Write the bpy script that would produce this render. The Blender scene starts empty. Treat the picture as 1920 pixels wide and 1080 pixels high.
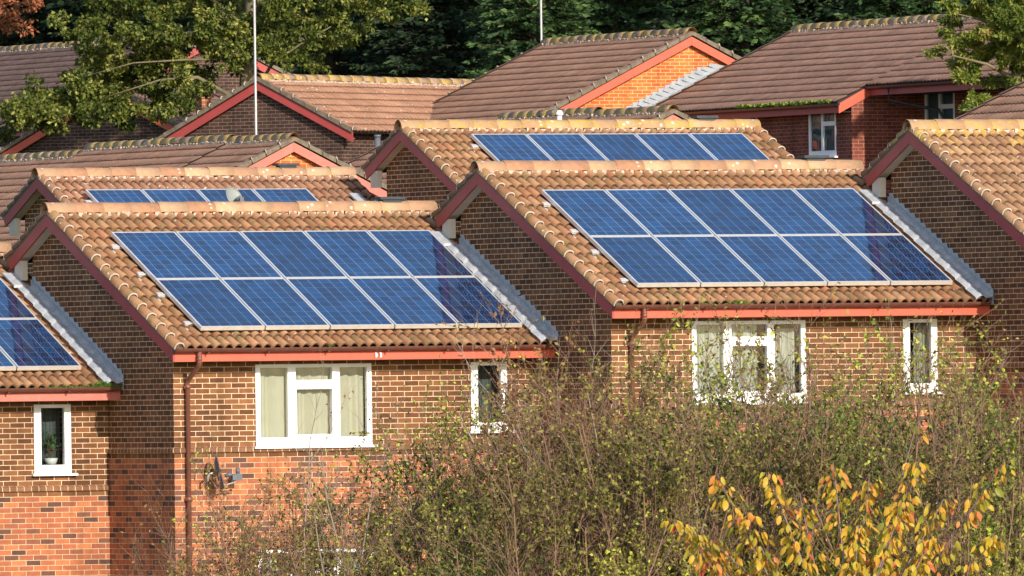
import bpy, math, random
import numpy as np
from mathutils import Vector, Matrix
R = math.radians
sc = bpy.context.scene
col = sc.collection
random.seed(7)

# ------------------------------------------------------------------ camera
F_PX, PSI, PIT, ROL = 23726.6, .4563, .00973, .01335
CAM = Vector((-73.809, -161.176, -.7537))
fw = Vector((math.sin(PSI) * math.cos(PIT), math.cos(PSI) * math.cos(PIT), math.sin(PIT)))
r0_ = Vector((math.cos(PSI), -math.sin(PSI), 0)); u0_ = r0_.cross(fw)
rt = r0_ * math.cos(ROL) - u0_ * math.sin(ROL)
up = r0_ * math.sin(ROL) + u0_ * math.cos(ROL)
cd = bpy.data.cameras.new('camera'); cam = bpy.data.objects.new('camera', cd); col.objects.link(cam)
M3 = Matrix((rt, up, -fw)).transposed()
cam.matrix_world = Matrix.Translation(CAM) @ M3.to_4x4()
cd.sensor_width = 36; cd.lens = 36 * F_PX / 1920; cd.clip_start = 1; cd.clip_end = 3000
sc.camera = cam
def at(px, py, d):
    """point on the ray through a pixel of the 1920 photo, d metres along the view axis"""
    return CAM + (fw + rt * ((px - 960) / F_PX) - up * ((py - 540) / F_PX)) * d

# ------------------------------------------------------------------ light
SUN_EL, SUN_AZ = R(21.5), R(-.3)      # azimuth measured from -Y towards +X
w = bpy.data.worlds.new('World'); sc.world = w; w.use_nodes = True
nt = w.node_tree; sky = nt.nodes.new('ShaderNodeTexSky'); sky.sky_type = 'NISHITA'
sky.sun_disc = False; sky.sun_elevation = SUN_EL; sky.sun_rotation = math.pi - SUN_AZ
sky.air_density = 1.0; sky.dust_density = 1.0; sky.ozone_density = 1.8
nt.links.new(sky.outputs[0], nt.nodes['Background'].inputs[0]); nt.nodes['Background'].inputs[1].default_value = .15
ld = bpy.data.lights.new('sun', 'SUN'); ld.energy = 4.0; ld.angle = R(.5); ld.color = (1, .90, .77)
lo = bpy.data.objects.new('sun', ld); col.objects.link(lo)
sv = Vector((math.sin(SUN_AZ) * math.cos(SUN_EL), -math.cos(SUN_AZ) * math.cos(SUN_EL), math.sin(SUN_EL)))
lo.rotation_euler = sv.to_track_quat('Z', 'Y').to_euler()
sc.view_settings.view_transform = 'Standard'; sc.view_settings.look = 'None'
sc.view_settings.exposure = .44; sc.view_settings.gamma = 1

# ------------------------------------------------------------------ material helpers
def nodes(name):
    m = bpy.data.materials.new(name); m.use_nodes = True
    return m, m.node_tree, m.node_tree.nodes['Principled BSDF']
def nd(t, kind, **kw):
    n = t.nodes.new(kind)
    for k, v in kw.items():
        if k in n.inputs.keys(): n.inputs[k].default_value = v
        else: setattr(n, k, v)
    return n
def ramp(t, src, stops, interp='LINEAR'):
    r = t.nodes.new('ShaderNodeValToRGB'); r.color_ramp.interpolation = interp
    e = r.color_ramp.elements
    while len(e) < len(stops): e.new(.5)
    for i, (p, c) in enumerate(stops):
        e[i].position = p; e[i].color = (*c, 1) if len(c) == 3 else c
    t.links.new(src, r.inputs[0]); return r.outputs[0]
def mixc(t, fac, a, b, mode='MIX'):
    m = t.nodes.new('ShaderNodeMix'); m.data_type = 'RGBA'; m.blend_type = mode
    for i, v in ((0, fac), (6, a), (7, b)):
        if hasattr(v, 'links'): t.links.new(v, m.inputs[i])
        else: m.inputs[i].default_value = v if i == 0 else ((*v, 1) if len(v) == 3 else v)
    return m.outputs[2]
def mth(t, op, a, b=0.0, clamp=False):
    m = t.nodes.new('ShaderNodeMath'); m.operation = op; m.use_clamp = clamp
    for i, v in ((0, a), (1, b)):
        if hasattr(v, 'links'): t.links.new(v, m.inputs[i])
        else: m.inputs[i].default_value = v
    return m.outputs[0]
def noise(t, scale, detail=4, rough=.6, src=None, dim='3D'):
    n = nd(t, 'ShaderNodeTexNoise'); n.inputs['Scale'].default_value = scale
    n.inputs['Detail'].default_value = detail; n.inputs['Roughness'].default_value = rough
    if src is None: src = nd(t, 'ShaderNodeTexCoord').outputs['Object']
    t.links.new(src, n.inputs['Vector']); return n.outputs['Fac']
def bump(t, p, h, strength=.5, dist=.01):
    b = nd(t, 'ShaderNodeBump'); b.inputs['Strength'].default_value = strength; b.inputs['Distance'].default_value = dist
    t.links.new(h, b.inputs['Height']); t.links.new(b.outputs[0], p.inputs['Normal'])
def plain(name, c, rough=.6, metal=0, var=.25, scale=5, spec=.5, streak=None):
    m, t, p = nodes(name)
    f = noise(t, scale, 6, .65)
    a = ramp(t, f, [(.25, tuple(x * (1 - var) for x in c)), (.75, tuple(min(1, x * (1 + var)) for x in c))])
    if streak:
        f2 = ramp(t, noise(t, scale * 3.3, 5, .75), [(.5, (0, 0, 0)), (.72, (1, 1, 1))])
        a = mixc(t, f2, a, streak)
    t.links.new(a, p.inputs['Base Color']); p.inputs['Roughness'].default_value = rough
    p.inputs['Metallic'].default_value = metal; p.inputs['Specular IOR Level'].default_value = spec
    return m
def brick_mat(name, stops, mortar, bw=.225, rh=.075, ms=.0055, stain=.5):
    m, t, p = nodes(name)
    uv = nd(t, 'ShaderNodeUVMap').outputs[0]
    b = nd(t, 'ShaderNodeTexBrick'); b.offset = .5; b.offset_frequency = 2; b.squash = 1
    for k, v in (('Scale', 1), ('Mortar Size', ms), ('Mortar Smooth', .15), ('Bias', 0), ('Brick Width', bw), ('Row Height', rh),
                 ('Color1', (0, 0, 0, 1)), ('Color2', (1, 1, 1, 1)), ('Mortar', (.5, .5, .5, 1))): b.inputs[k].default_value = v
    wob = nd(t, 'ShaderNodeVectorMath', operation='ADD')
    nz = nd(t, 'ShaderNodeTexNoise'); nz.inputs['Scale'].default_value = 14; t.links.new(uv, nz.inputs['Vector'])
    sc_ = nd(t, 'ShaderNodeVectorMath', operation='SCALE'); sc_.inputs['Scale'].default_value = .006
    t.links.new(nz.outputs['Color'], sc_.inputs[0]); t.links.new(uv, wob.inputs[0]); t.links.new(sc_.outputs[0], wob.inputs[1])
    t.links.new(wob.outputs[0], b.inputs['Vector'])
    c = ramp(t, b.outputs['Color'], stops)
    n1 = noise(t, 9, 6, .7, uv); n2 = noise(t, 1.1, 4, .6, uv)
    c = mixc(t, .55, c, ramp(t, n1, [(.3, (.62, .62, .62)), (.7, (1.3, 1.25, 1.2))]), 'MULTIPLY')
    mo = mixc(t, .5, mortar, ramp(t, n1, [(.25, (.6, .6, .6)), (.7, (1.15, 1.15, 1.15))]), 'MULTIPLY')
    c = mixc(t, b.outputs['Fac'], c, mo)
    c = mixc(t, stain, c, ramp(t, n2, [(.3, (.55, .53, .5)), (.65, (1.15, 1.15, 1.15))]), 'MULTIPLY')
    mp = nd(t, 'ShaderNodeMapping'); mp.inputs['Scale'].default_value = (3.2, .35, 1); t.links.new(uv, mp.inputs['Vector'])
    st = noise(t, 1.0, 5, .65, mp.outputs[0])
    c = mixc(t, .6, c, ramp(t, st, [(.34, (.62, .60, .57)), (.5, (1, 1, 1)), (.7, (1.12, 1.11, 1.1))]), 'MULTIPLY')
    t.links.new(c, p.inputs['Base Color']); p.inputs['Roughness'].default_value = .85
    p.inputs['Specular IOR Level'].default_value = .25
    h = mth(t, 'SUBTRACT', mth(t, 'MULTIPLY', n1, .25), b.outputs['Fac'])
    bump(t, p, h, .8, .006)
    return m
YEL = (.50, .37, .085); ORA = (.50, .28, .07)
def tile_mat(name, stops, lichen=.5, top=1.6, spots=.5, moss=.0, shadek=.62, rough=.8):
    m, t, p = nodes(name)
    uv = nd(t, 'ShaderNodeUVMap').outputs[0]
    fl = nd(t, 'ShaderNodeVectorMath', operation='FLOOR'); t.links.new(uv, fl.inputs[0])
    wn = nd(t, 'ShaderNodeTexWhiteNoise'); wn.noise_dimensions = '2D'; t.links.new(fl.outputs[0], wn.inputs['Vector'])
    c = ramp(t, wn.outputs['Value'], stops)
    sp = nd(t, 'ShaderNodeSeparateXYZ'); t.links.new(uv, sp.inputs[0])
    ob = nd(t, 'ShaderNodeTexCoord').outputs['Object']
    big = noise(t, 1.3, 5, .6, ob); mid = noise(t, 11, 6, .7, ob); sm = noise(t, 45, 4, .7, ob)
    c = mixc(t, .6, c, ramp(t, big, [(.3, (.72, .7, .68)), (.7, (1.2, 1.18, 1.15))]), 'MULTIPLY')
    c = mixc(t, .55, c, ramp(t, mid, [(.3, (.68, .66, .66)), (.7, (1.28, 1.25, 1.2))]), 'MULTIPLY')
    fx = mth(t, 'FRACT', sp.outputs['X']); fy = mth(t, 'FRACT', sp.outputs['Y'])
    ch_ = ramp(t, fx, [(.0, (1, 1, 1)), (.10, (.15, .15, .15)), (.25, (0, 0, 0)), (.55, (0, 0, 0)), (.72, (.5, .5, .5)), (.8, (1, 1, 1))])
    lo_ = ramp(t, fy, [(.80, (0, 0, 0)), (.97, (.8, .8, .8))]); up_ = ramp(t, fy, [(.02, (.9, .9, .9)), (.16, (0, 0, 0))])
    dirt = mth(t, 'MULTIPLY', mth(t, 'ADD', ch_, mth(t, 'ADD', mth(t, 'MULTIPLY', lo_, .35), up_), True), shadek)
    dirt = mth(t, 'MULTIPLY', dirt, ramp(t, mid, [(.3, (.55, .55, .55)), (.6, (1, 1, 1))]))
    c = mixc(t, dirt, c, (.115, .062, .032))  # occlusion shade painted into the roll channels and along course edges
    # grey weathering film
    c = mixc(t, mth(t, 'MULTIPLY', ramp(t, noise(t, 5, 6, .7, ob), [(.45, (0, 0, 0)), (.65, (1, 1, 1))]), .22), c, (.36, .28, .20))
    # lichen: more of it near the ridge (low v)
    near = ramp(t, mth(t, 'DIVIDE', sp.outputs['Y'], top * 3), [(0, (1, 1, 1)), (.33, (.55, .55, .55)), (1, (.12, .12, .12))])
    ln = noise(t, 4.2, 7, .75, ob)
    th = mth(t, 'SUBTRACT', .74, mth(t, 'MULTIPLY', near, .26 * lichen))
    lf = mth(t, 'MULTIPLY', mth(t, 'SUBTRACT', ln, th), 16, True)
    lc = mixc(t, ramp(t, mid, [(.4, (0, 0, 0)), (.6, (1, 1, 1))]), YEL, ORA)
    c = mixc(t, mth(t, 'MULTIPLY', lf, .85), c, lc)
    # pale lichen dots
    v = nd(t, 'ShaderNodeTexVoronoi'); v.inputs['Scale'].default_value = 13; t.links.new(ob, v.inputs['Vector'])
    s2 = nd(t, 'ShaderNodeSeparateColor'); t.links.new(v.outputs['Color'], s2.inputs[0])
    r_ = mth(t, 'MULTIPLY', mth(t, 'SUBTRACT', s2.outputs[0], 1 - .28 * spots), 1.3, True)
    dots = mth(t, 'LESS_THAN', v.outputs['Distance'], r_)
    c = mixc(t, mth(t, 'MULTIPLY', dots, .75), c, (.72, .66, .58))
    if moss:
        mf = mth(t, 'MULTIPLY', mth(t, 'SUBTRACT', noise(t, 3, 6, .7, ob), .66 - moss * .2), 9, True)
        c = mixc(t, mth(t, 'MULTIPLY', mf, .6), c, (.13, .12, .045))
    t.links.new(c, p.inputs['Base Color']); p.inputs['Roughness'].default_value = rough
    p.inputs['Specular IOR Level'].default_value = .25
    bump(t, p, mth(t, 'ADD', sm, mth(t, 'MULTIPLY', mid, 2)), .35, .006)
    return m
def leaf_mat(name, stops, trans=.3, rough=.55):
    m, t, p = nodes(name)
    a = nd(t, 'ShaderNodeAttribute'); a.attribute_name = 'v'
    c = ramp(t, a.outputs['Fac'], stops)
    t.links.new(c, p.inputs['Base Color']); p.inputs['Roughness'].default_value = rough
    p.inputs['Specular IOR Level'].default_value = .3
    tr = nd(t, 'ShaderNodeBsdfTranslucent'); t.links.new(c, tr.inputs[0])
    mx = nd(t, 'ShaderNodeMixShader'); mx.inputs[0].default_value = trans
    out = t.nodes['Material Output']
    t.links.new(p.outputs[0], mx.inputs[1]); t.links.new(tr.outputs[0], mx.inputs[2]); t.links.new(mx.outputs[0], out.inputs[0])
    return m
def glass_mat(name, tint=(.75, .8, .8), refl=1.0):
    m, t, p = nodes(name); t.nodes.remove(p)
    tr = nd(t, 'ShaderNodeBsdfTransparent'); tr.inputs[0].default_value = (*tint, 1)
    gl = nd(t, 'ShaderNodeBsdfGlossy'); gl.inputs['Roughness'].default_value = .02
    fr = nd(t, 'ShaderNodeFresnel'); fr.inputs[0].default_value = 1.5
    f = mth(t, 'MULTIPLY', fr.outputs[0], 1.6 * refl, True)
    mx = nd(t, 'ShaderNodeMixShader'); t.links.new(f, mx.inputs[0])
    t.links.new(tr.outputs[0], mx.inputs[1]); t.links.new(gl.outputs[0], mx.inputs[2])
    t.links.new(mx.outputs[0], t.nodes['Material Output'].inputs[0])
    return m
def panel_mat():
    m, t, p = nodes('solar_cells')
    uv = nd(t, 'ShaderNodeUVMap').outputs[0]          # metres on the panel + 10 per panel
    sp = nd(t, 'ShaderNodeSeparateXYZ'); t.links.new(uv, sp.inputs[0])
    cw, ch = .1585, .1605
    u = mth(t, 'DIVIDE', sp.outputs['X'], cw); v = mth(t, 'DIVIDE', sp.outputs['Y'], ch)
    fu = mth(t, 'ABSOLUTE', mth(t, 'SUBTRACT', mth(t, 'FRACT', u), .5)); fv = mth(t, 'ABSOLUTE', mth(t, 'SUBTRACT', mth(t, 'FRACT', v), .5))
    cu = nd(t, 'ShaderNodeCombineXYZ'); t.links.new(mth(t, 'FLOOR', u), cu.inputs[0]); t.links.new(mth(t, 'FLOOR', v), cu.inputs[1])
    wn = nd(t, 'ShaderNodeTexWhiteNoise'); wn.noise_dimensions = '2D'; t.links.new(cu.outputs[0], wn.inputs['Vector'])
    c = ramp(t, wn.outputs['Value'], [(0, (.0006, .015, .065)), (.5, (.001, .026, .10)), (1, (.002, .044, .16))])
    vo = nd(t, 'ShaderNodeTexVoronoi'); vo.inputs['Scale'].default_value = 70; t.links.new(uv, vo.inputs['Vector'])
    sc2 = nd(t, 'ShaderNodeSeparateColor'); t.links.new(vo.outputs['Color'], sc2.inputs[0])
    c = mixc(t, .35, c, ramp(t, sc2.outputs[0], [(0, (.6, .6, .7)), (1, (1.4, 1.4, 1.3))]), 'MULTIPLY')
    lu = mth(t, 'MULTIPLY', mth(t, 'SUBTRACT', fu, .470), 60, True)
    lv = mth(t, 'MULTIPLY', mth(t, 'SUBTRACT', fv, .474), 60, True)
    bb = mth(t, 'ABSOLUTE', mth(t, 'SUBTRACT', fu, .25)); bb = mth(t, 'MULTIPLY', mth(t, 'LESS_THAN', bb, .012), .12)
    c = mixc(t, mth(t, 'ADD', mth(t, 'MULTIPLY', lu, .5), mth(t, 'ADD', mth(t, 'MULTIPLY', lv, .26), bb), True), c, (.40, .56, .78))
    pu = nd(t, 'ShaderNodeCombineXYZ'); t.links.new(mth(t, 'FLOOR', mth(t, 'DIVIDE', mth(t, 'SUBTRACT', u, 2.5), 7)), pu.inputs[0]); t.links.new(mth(t, 'FLOOR', mth(t, 'DIVIDE', mth(t, 'SUBTRACT', v, 1.5), 12)), pu.inputs[1])
    wp = nd(t, 'ShaderNodeTexWhiteNoise'); wp.noise_dimensions = '2D'; t.links.new(pu.outputs[0], wp.inputs['Vector'])
    c = mixc(t, 1.0, c, ramp(t, wp.outputs['Value'], [(0, (.78, .78, .80)), (1, (1.3, 1.25, 1.2))]), 'MULTIPLY')
    dust = noise(t, 2.2, 6, .7, uv)
    c = mixc(t, ramp(t, dust, [(.4, (0, 0, 0)), (.9, (.07, .07, .07))]), c, (.25, .3, .36))
    t.links.new(c, p.inputs['Base Color']); p.inputs['Roughness'].default_value = .07
    p.inputs['IOR'].default_value = 1.5; p.inputs['Specular IOR Level'].default_value = .5; p.inputs['Coat Weight'].default_value = 1; p.inputs['Coat IOR'].default_value = 2.05; p.inputs['Coat Roughness'].default_value = .03
    return m

BROWN = [(0, (.115, .048, .022)), (.35, (.16, .066, .028)), (.7, (.205, .088, .037)), (1, (.25, .11, .046))]
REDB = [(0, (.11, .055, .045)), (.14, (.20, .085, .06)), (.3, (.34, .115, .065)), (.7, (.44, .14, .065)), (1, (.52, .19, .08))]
SHADED_OR = [(0, (.15, .045, .032)), (.5, (.20, .055, .036)), (1, (.25, .07, .045))]  # orange brick darkened to red, shade put into the colour of unlit walls
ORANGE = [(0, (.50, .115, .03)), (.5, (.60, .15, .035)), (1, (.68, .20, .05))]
MORT = (.74, .57, .38)
M = dict(
    brick=brick_mat('brown_brick', BROWN, MORT), redbrick=brick_mat('red_brick', REDB, (.62, .47, .28)),
    shaded_orbrick=brick_mat('shaded_orange_brick', SHADED_OR, (.42, .22, .16)), orbrick=brick_mat('orange_brick', ORANGE, (.74, .55, .30)),
    shaded_brick=brick_mat('shade_darkened_brick', [(0, (.05, .028, .022)), (1, (.09, .046, .034))], (.26, .20, .165)),  # brick and mortar colours darkened to carry the gable's shade
    string=brick_mat('string_course_brick', [(0, (.18, .085, .045)), (1, (.30, .15, .08))], MORT, bw=.1125, rh=.2, ms=.006),
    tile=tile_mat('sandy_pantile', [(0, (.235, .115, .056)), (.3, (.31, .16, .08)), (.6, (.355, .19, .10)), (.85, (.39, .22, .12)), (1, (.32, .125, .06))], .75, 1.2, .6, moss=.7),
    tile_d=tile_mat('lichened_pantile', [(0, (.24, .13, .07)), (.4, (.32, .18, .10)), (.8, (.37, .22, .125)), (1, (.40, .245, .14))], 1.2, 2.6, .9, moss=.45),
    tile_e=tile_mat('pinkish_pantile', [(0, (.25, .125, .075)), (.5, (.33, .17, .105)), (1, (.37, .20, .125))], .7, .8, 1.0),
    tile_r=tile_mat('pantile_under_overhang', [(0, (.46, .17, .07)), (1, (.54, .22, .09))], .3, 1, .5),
    ridge=tile_mat('ridge_tile', [(0, (.40, .21, .12)), (.5, (.46, .28, .165)), (1, (.50, .33, .2))], .62, 50, 1.0, shadek=.0),
    ridge_y=tile_mat('yellow_lichen_ridge_tile', [(0, (.42, .25, .14)), (1, (.50, .33, .19))], .98, 50, 1.2, shadek=.0),
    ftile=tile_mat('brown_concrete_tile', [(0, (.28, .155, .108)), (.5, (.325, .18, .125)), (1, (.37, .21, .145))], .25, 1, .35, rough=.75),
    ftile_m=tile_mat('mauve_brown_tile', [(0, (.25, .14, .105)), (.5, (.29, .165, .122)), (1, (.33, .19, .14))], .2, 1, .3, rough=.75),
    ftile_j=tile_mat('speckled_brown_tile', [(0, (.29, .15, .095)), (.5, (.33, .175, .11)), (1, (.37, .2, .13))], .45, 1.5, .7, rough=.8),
    ftile_k=tile_mat('shaded_brown_tile', [(0, (.12, .075, .07)), (1, (.17, .105, .095))], .0, 1, .2, rough=.75),  # tile colour darkened to hold the shade on the far left roofs
    fridge=tile_mat('old_ridge_tile', [(0, (.30, .19, .14)), (1, (.40, .27, .2))], 1.1, 50, 1.2, shadek=.0),
    lip=plain('tile_edge', (.13, .065, .04), .9, var=.4, scale=9),
    deck=plain('roof_underlay', (.035, .028, .024), .95),
    mortar=plain('verge_mortar', (.46, .37, .29), .9, var=.35, scale=12),
    cloak=plain('mossy_verge_side', (.17, .14, .10), .95, var=.5, scale=7, streak=(.08, .075, .04)),
    leadd=plain('grey_lead', (.30, .33, .36), .6, .0, .2, 5, streak=(.40, .42, .44)),
    red=plain('red_painted_board', (.62, .105, .055), .55, var=.10, scale=2.5, streak=(.46, .085, .055)),
    red2=plain('faded_red_board', (.56, .15, .11), .6, var=.10, scale=2.5, streak=(.58, .19, .15)),
    shaded_red=plain('shaded_red_board', (.36, .055, .05), .55, var=.14, scale=2.5, streak=(.30, .06, .055)),  # red board paint darkened to carry shade on boards turned from the sun
    soffit=plain('cream_soffit', (.55, .50, .42), .7, var=.12),
    gutter=plain('brown_plastic_gutter', (.13, .05, .035), .35, var=.2, streak=(.20, .09, .06)),
    dgutter=plain('dark_grey_gutter', (.055, .045, .05), .4),
    pipe=plain('brown_plastic_pipe', (.20, .075, .05), .35, var=.15),
    upvc=plain('white_window_frame', (.86, .86, .84), .35, var=.03),
    upvc_g=plain('pale_grey_window_frame', (.84, .86, .87), .4, var=.05),
    lead=plain('weathered_lead', (.44, .47, .50), .6, .0, .2, 5, streak=(.66, .68, .70)),
    lead2=plain('pale_lead', (.40, .42, .45), .6, .0, .25, 6, streak=(.60, .61, .62)),
    alu=plain('aluminium_frame', (.72, .74, .76), .35, .35, .06),
    alu2=plain('dusty_aluminium', (.50, .46, .40), .5, .1, .15, 8),
    cells=panel_mat(), glass=glass_mat('window_glass'), glass2=glass_mat('frosted_glass', (.5, .62, .62), .8),
    curtain=plain('cream_curtain', (.60, .55, .42), .9, var=.08, scale=3), net=plain('grey_net_curtain', (.55, .55, .48), .9, var=.15),
    blind=plain('blue_grey_blind', (.34, .42, .44), .8, var=.08),
    dark=plain('dark_interior', (.02, .02, .022), .9), slate=plain('black_vent_cowl', (.035, .045, .055), .5),
    white=plain('white_plastic', (.8, .8, .78), .4, var=.05), steel=plain('galvanised_steel', (.46, .44, .42), .5, .3, .15, 9),
    gloom=plain('added_grey_backing', (.13, .15, .14), .9, var=.35, scale=3), dish=plain('grey_dish', (.12, .13, .15), .5, var=.2), dishw=plain('pale_dish', (.27, .29, .27), .5, var=.1),
    bark=plain('grey_green_bark', (.16, .135, .075), .95, var=.4, scale=4), twig=plain('grey_brown_twig', (.23, .135, .085), .9, var=.3, scale=3),
    twig2=plain('pale_twig', (.30, .235, .18), .9, var=.25, scale=3), shoot=plain('mauve_brown_shoot', (.22, .15, .14), .8, var=.2),
    cfbark=plain('dark_conifer_bark', (.05, .038, .028), .95),
)

# ------------------------------------------------------------------ mesh builder
class MB:
    def __init__(s): s.v = []; s.f = []; s.m = []; s.uv = []; s.sm = []
    def face(s, pts, mat=0, uv=None, smooth=False):
        n = len(s.v); s.v += [tuple(p) for p in pts]; s.f.append(tuple(range(n, n + len(pts)))); s.m.append(mat)
        s.uv.append(uv or [(0.5, 0.5)] * len(pts)); s.sm.append(smooth)
    def idx(s, ids, mat=0, uv=None, smooth=False):
        s.f.append(tuple(ids)); s.m.append(mat); s.uv.append(uv or [(0.5, 0.5)] * len(ids)); s.sm.append(smooth)
    def box(s, a, b, mat=0, uvs=1.0):
        x0, y0, z0 = a; x1, y1, z1 = b
        c = [(x0, y0, z0), (x1, y0, z0), (x1, y1, z0), (x0, y1, z0), (x0, y0, z1), (x1, y0, z1), (x1, y1, z1), (x0, y1, z1)]
        for q in ((0, 3, 2, 1), (4, 5, 6, 7), (0, 1, 5, 4), (1, 2, 6, 5), (2, 3, 7, 6), (3, 0, 4, 7)):
            P = [c[i] for i in q]
            if q in ((0, 1, 5, 4), (2, 3, 7, 6)): u = [(p[0], p[2]) for p in P]
            elif q in ((1, 2, 6, 5), (3, 0, 4, 7)): u = [(p[1], p[2]) for p in P]
            else: u = [(p[0], p[1]) for p in P]
            s.face(P, mat, u)
    def prism(s, poly, x0, x1, mat=0):
        """poly: (y,z) outline extruded along x"""
        n = len(poly)
        s.face([(x0, y, z) for y, z in poly], mat); s.face([(x1, y, z) for y, z in reversed(poly)], mat)
        for i in range(n):
            (ya, za), (yb, zb) = poly[i], poly[(i + 1) % n]
            s.face([(x0, ya, za), (x1, ya, za), (x1, yb, zb), (x0, yb, zb)], mat)
    def tube(s, pts, rad, k=8, mat=0, cap=True, arc=(0, 2 * math.pi), upv=(0, 0, 1)):
        pts = [Vector(p) for p in pts]; rad = rad if isinstance(rad, (list, tuple)) else [rad] * len(pts)
        full = abs(arc[1] - arc[0] - 2 * math.pi) < 1e-6; rings = []
        for i, p in enumerate(pts):
            d = (pts[min(i + 1, len(pts) - 1)] - pts[max(i - 1, 0)]).normalized()
            a = d.cross(Vector(upv)); a = a.normalized() if a.length > 1e-4 else Vector((1, 0, 0)); b = a.cross(d)
            kk = k if full else k + 1; base = len(s.v)
            for j in range(kk):
                t = arc[0] + (arc[1] - arc[0]) * j / k
                s.v.append(tuple(p + (a * math.cos(t) + b * math.sin(t)) * rad[i]))
            rings.append((base, kk))
        L = 0
        for i in range(len(pts) - 1):
            b0, kk = rings[i]; b1, _ = rings[i + 1]
            for j in range(k):
                j2 = (j + 1) % kk
                s.idx((b0 + j, b0 + j2, b1 + j2, b1 + j), mat, [(j / k, i), ((j + 1) / k, i), ((j + 1) / k, i + 1), (j / k, i + 1)], True)
        if cap and full:
            s.idx([rings[0][0] + j for j in range(k)][::-1], mat); s.idx([rings[-1][0] + j for j in range(k)], mat)
    def build(s, name, mats, parent=None, loc=None):
        me = bpy.data.meshes.new(name); me.from_pydata(s.v, [], s.f)
        if not isinstance(mats, (list, tuple)): mats = [mats]
        for m in mats: me.materials.append(m)
        me.polygons.foreach_set('material_index', s.m); me.polygons.foreach_set('use_smooth', s.sm)
        ul = me.uv_layers.new(name='UVMap'); flat = [c for f in s.uv for u in f for c in u[:2]]
        ul.data.foreach_set('uv', flat); me.update()
        o = bpy.data.objects.new(name, me); col.objects.link(o)
        if parent is not None:
            o.parent = parent
            if 'off' in parent.keys(): o.location = parent['off']
        if loc is not None: o.location = loc
        return o
def tag(o, label=None, cat=None, group=None, kind=None):
    if label: o['label'] = label
    if cat: o['category'] = cat
    if group: o['group'] = group
    if kind: o['kind'] = kind
    return o
def empty(name, loc, rz=0, off=None):
    o = bpy.data.objects.new(name, None); o.empty_display_size = .3; col.objects.link(o)
    o.location = loc; o.rotation_euler = (0, 0, rz)
    if off is not None: o['off'] = off
    return o

# ------------------------------------------------------------------ roofs
NEAR = dict(w=.150, g=.3416, amp=.060, lift=.030, t=.024,
            prof=[(0, -.05), (.04, .34), (.12, .66), (.23, .90), (.38, 1), (.53, .90), (.65, .66), (.74, .34), (.79, -.05), (.995, -.12)])
FAR = dict(w=.150, g=.330, amp=.026, lift=.022, t=.030, prof=[(0, 0), (.18, .55), (.38, 1), (.58, .55), (.76, 0), (.99, 0)])
def roof_slope(mb, o, a, d, n, L, S, st, mat=0, lipm=1, deckm=2, v0=0):
    o, a, d, n = Vector(o), Vector(a), Vector(d), Vector(n)
    nc = max(1, round(S / st['g'])); g = S / nc; nw = max(1, round(L / st['w'])); ww = L / nw
    P = st['prof']; rnd = random.Random(int(L * 1000) + int(S * 77) + v0)
    for j in range(nc):
        jc = rnd.uniform(-.004, .004)
        for i in range(nw):
            s0 = j * g; s1 = (j + 1) * g + .025 + jc + rnd.uniform(-.006, .006); dl = rnd.uniform(-.003, .004); sk = rnd.uniform(-.003, .003)
            base = len(mb.v); k = len(P)
            for u, h in P:
                mb.v.append(tuple(o + a * ((i + u) * ww) + d * s0 + n * (h * st['amp'] * .9)))
            for u, h in P:
                mb.v.append(tuple(o + a * ((i + u) * ww + sk) + d * s1 + n * (h * st['amp'] + st['lift'] + dl)))
            for u, h in P:
                mb.v.append(tuple(o + a * ((i + u) * ww + sk) + d * (s1 - .004) + n * (h * st['amp'] + st['lift'] + dl - st['t'])))
            for q in range(k - 1):
                ua, ub = i + .02 + P[q][0] * .95, i + .02 + P[q + 1][0] * .95
                mb.idx((base + q, base + k + q, base + k + q + 1, base + q + 1), mat, [(ua, v0 + j + .02), (ua, v0 + j + .97), (ub, v0 + j + .97), (ub, v0 + j + .02)], True)
                mb.idx((base + k + q, base + 2 * k + q, base + 2 * k + q + 1, base + k + q + 1), lipm)
    e = d * (S - .02)
    for z0, z1 in ((-.06, -.004),):
        c = [o + n * z0, o + a * L + n * z0, o + a * L + e + n * z0, o + e + n * z0, o + n * z1, o + a * L + n * z1, o + a * L + e + n * z1, o + e + n * z1]
        for q in ((0, 1, 2, 3), (4, 7, 6, 5), (0, 4, 5, 1), (1, 5, 6, 2), (2, 6, 7, 3), (3, 7, 4, 0)): mb.face([c[i] for i in q], deckm)
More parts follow.
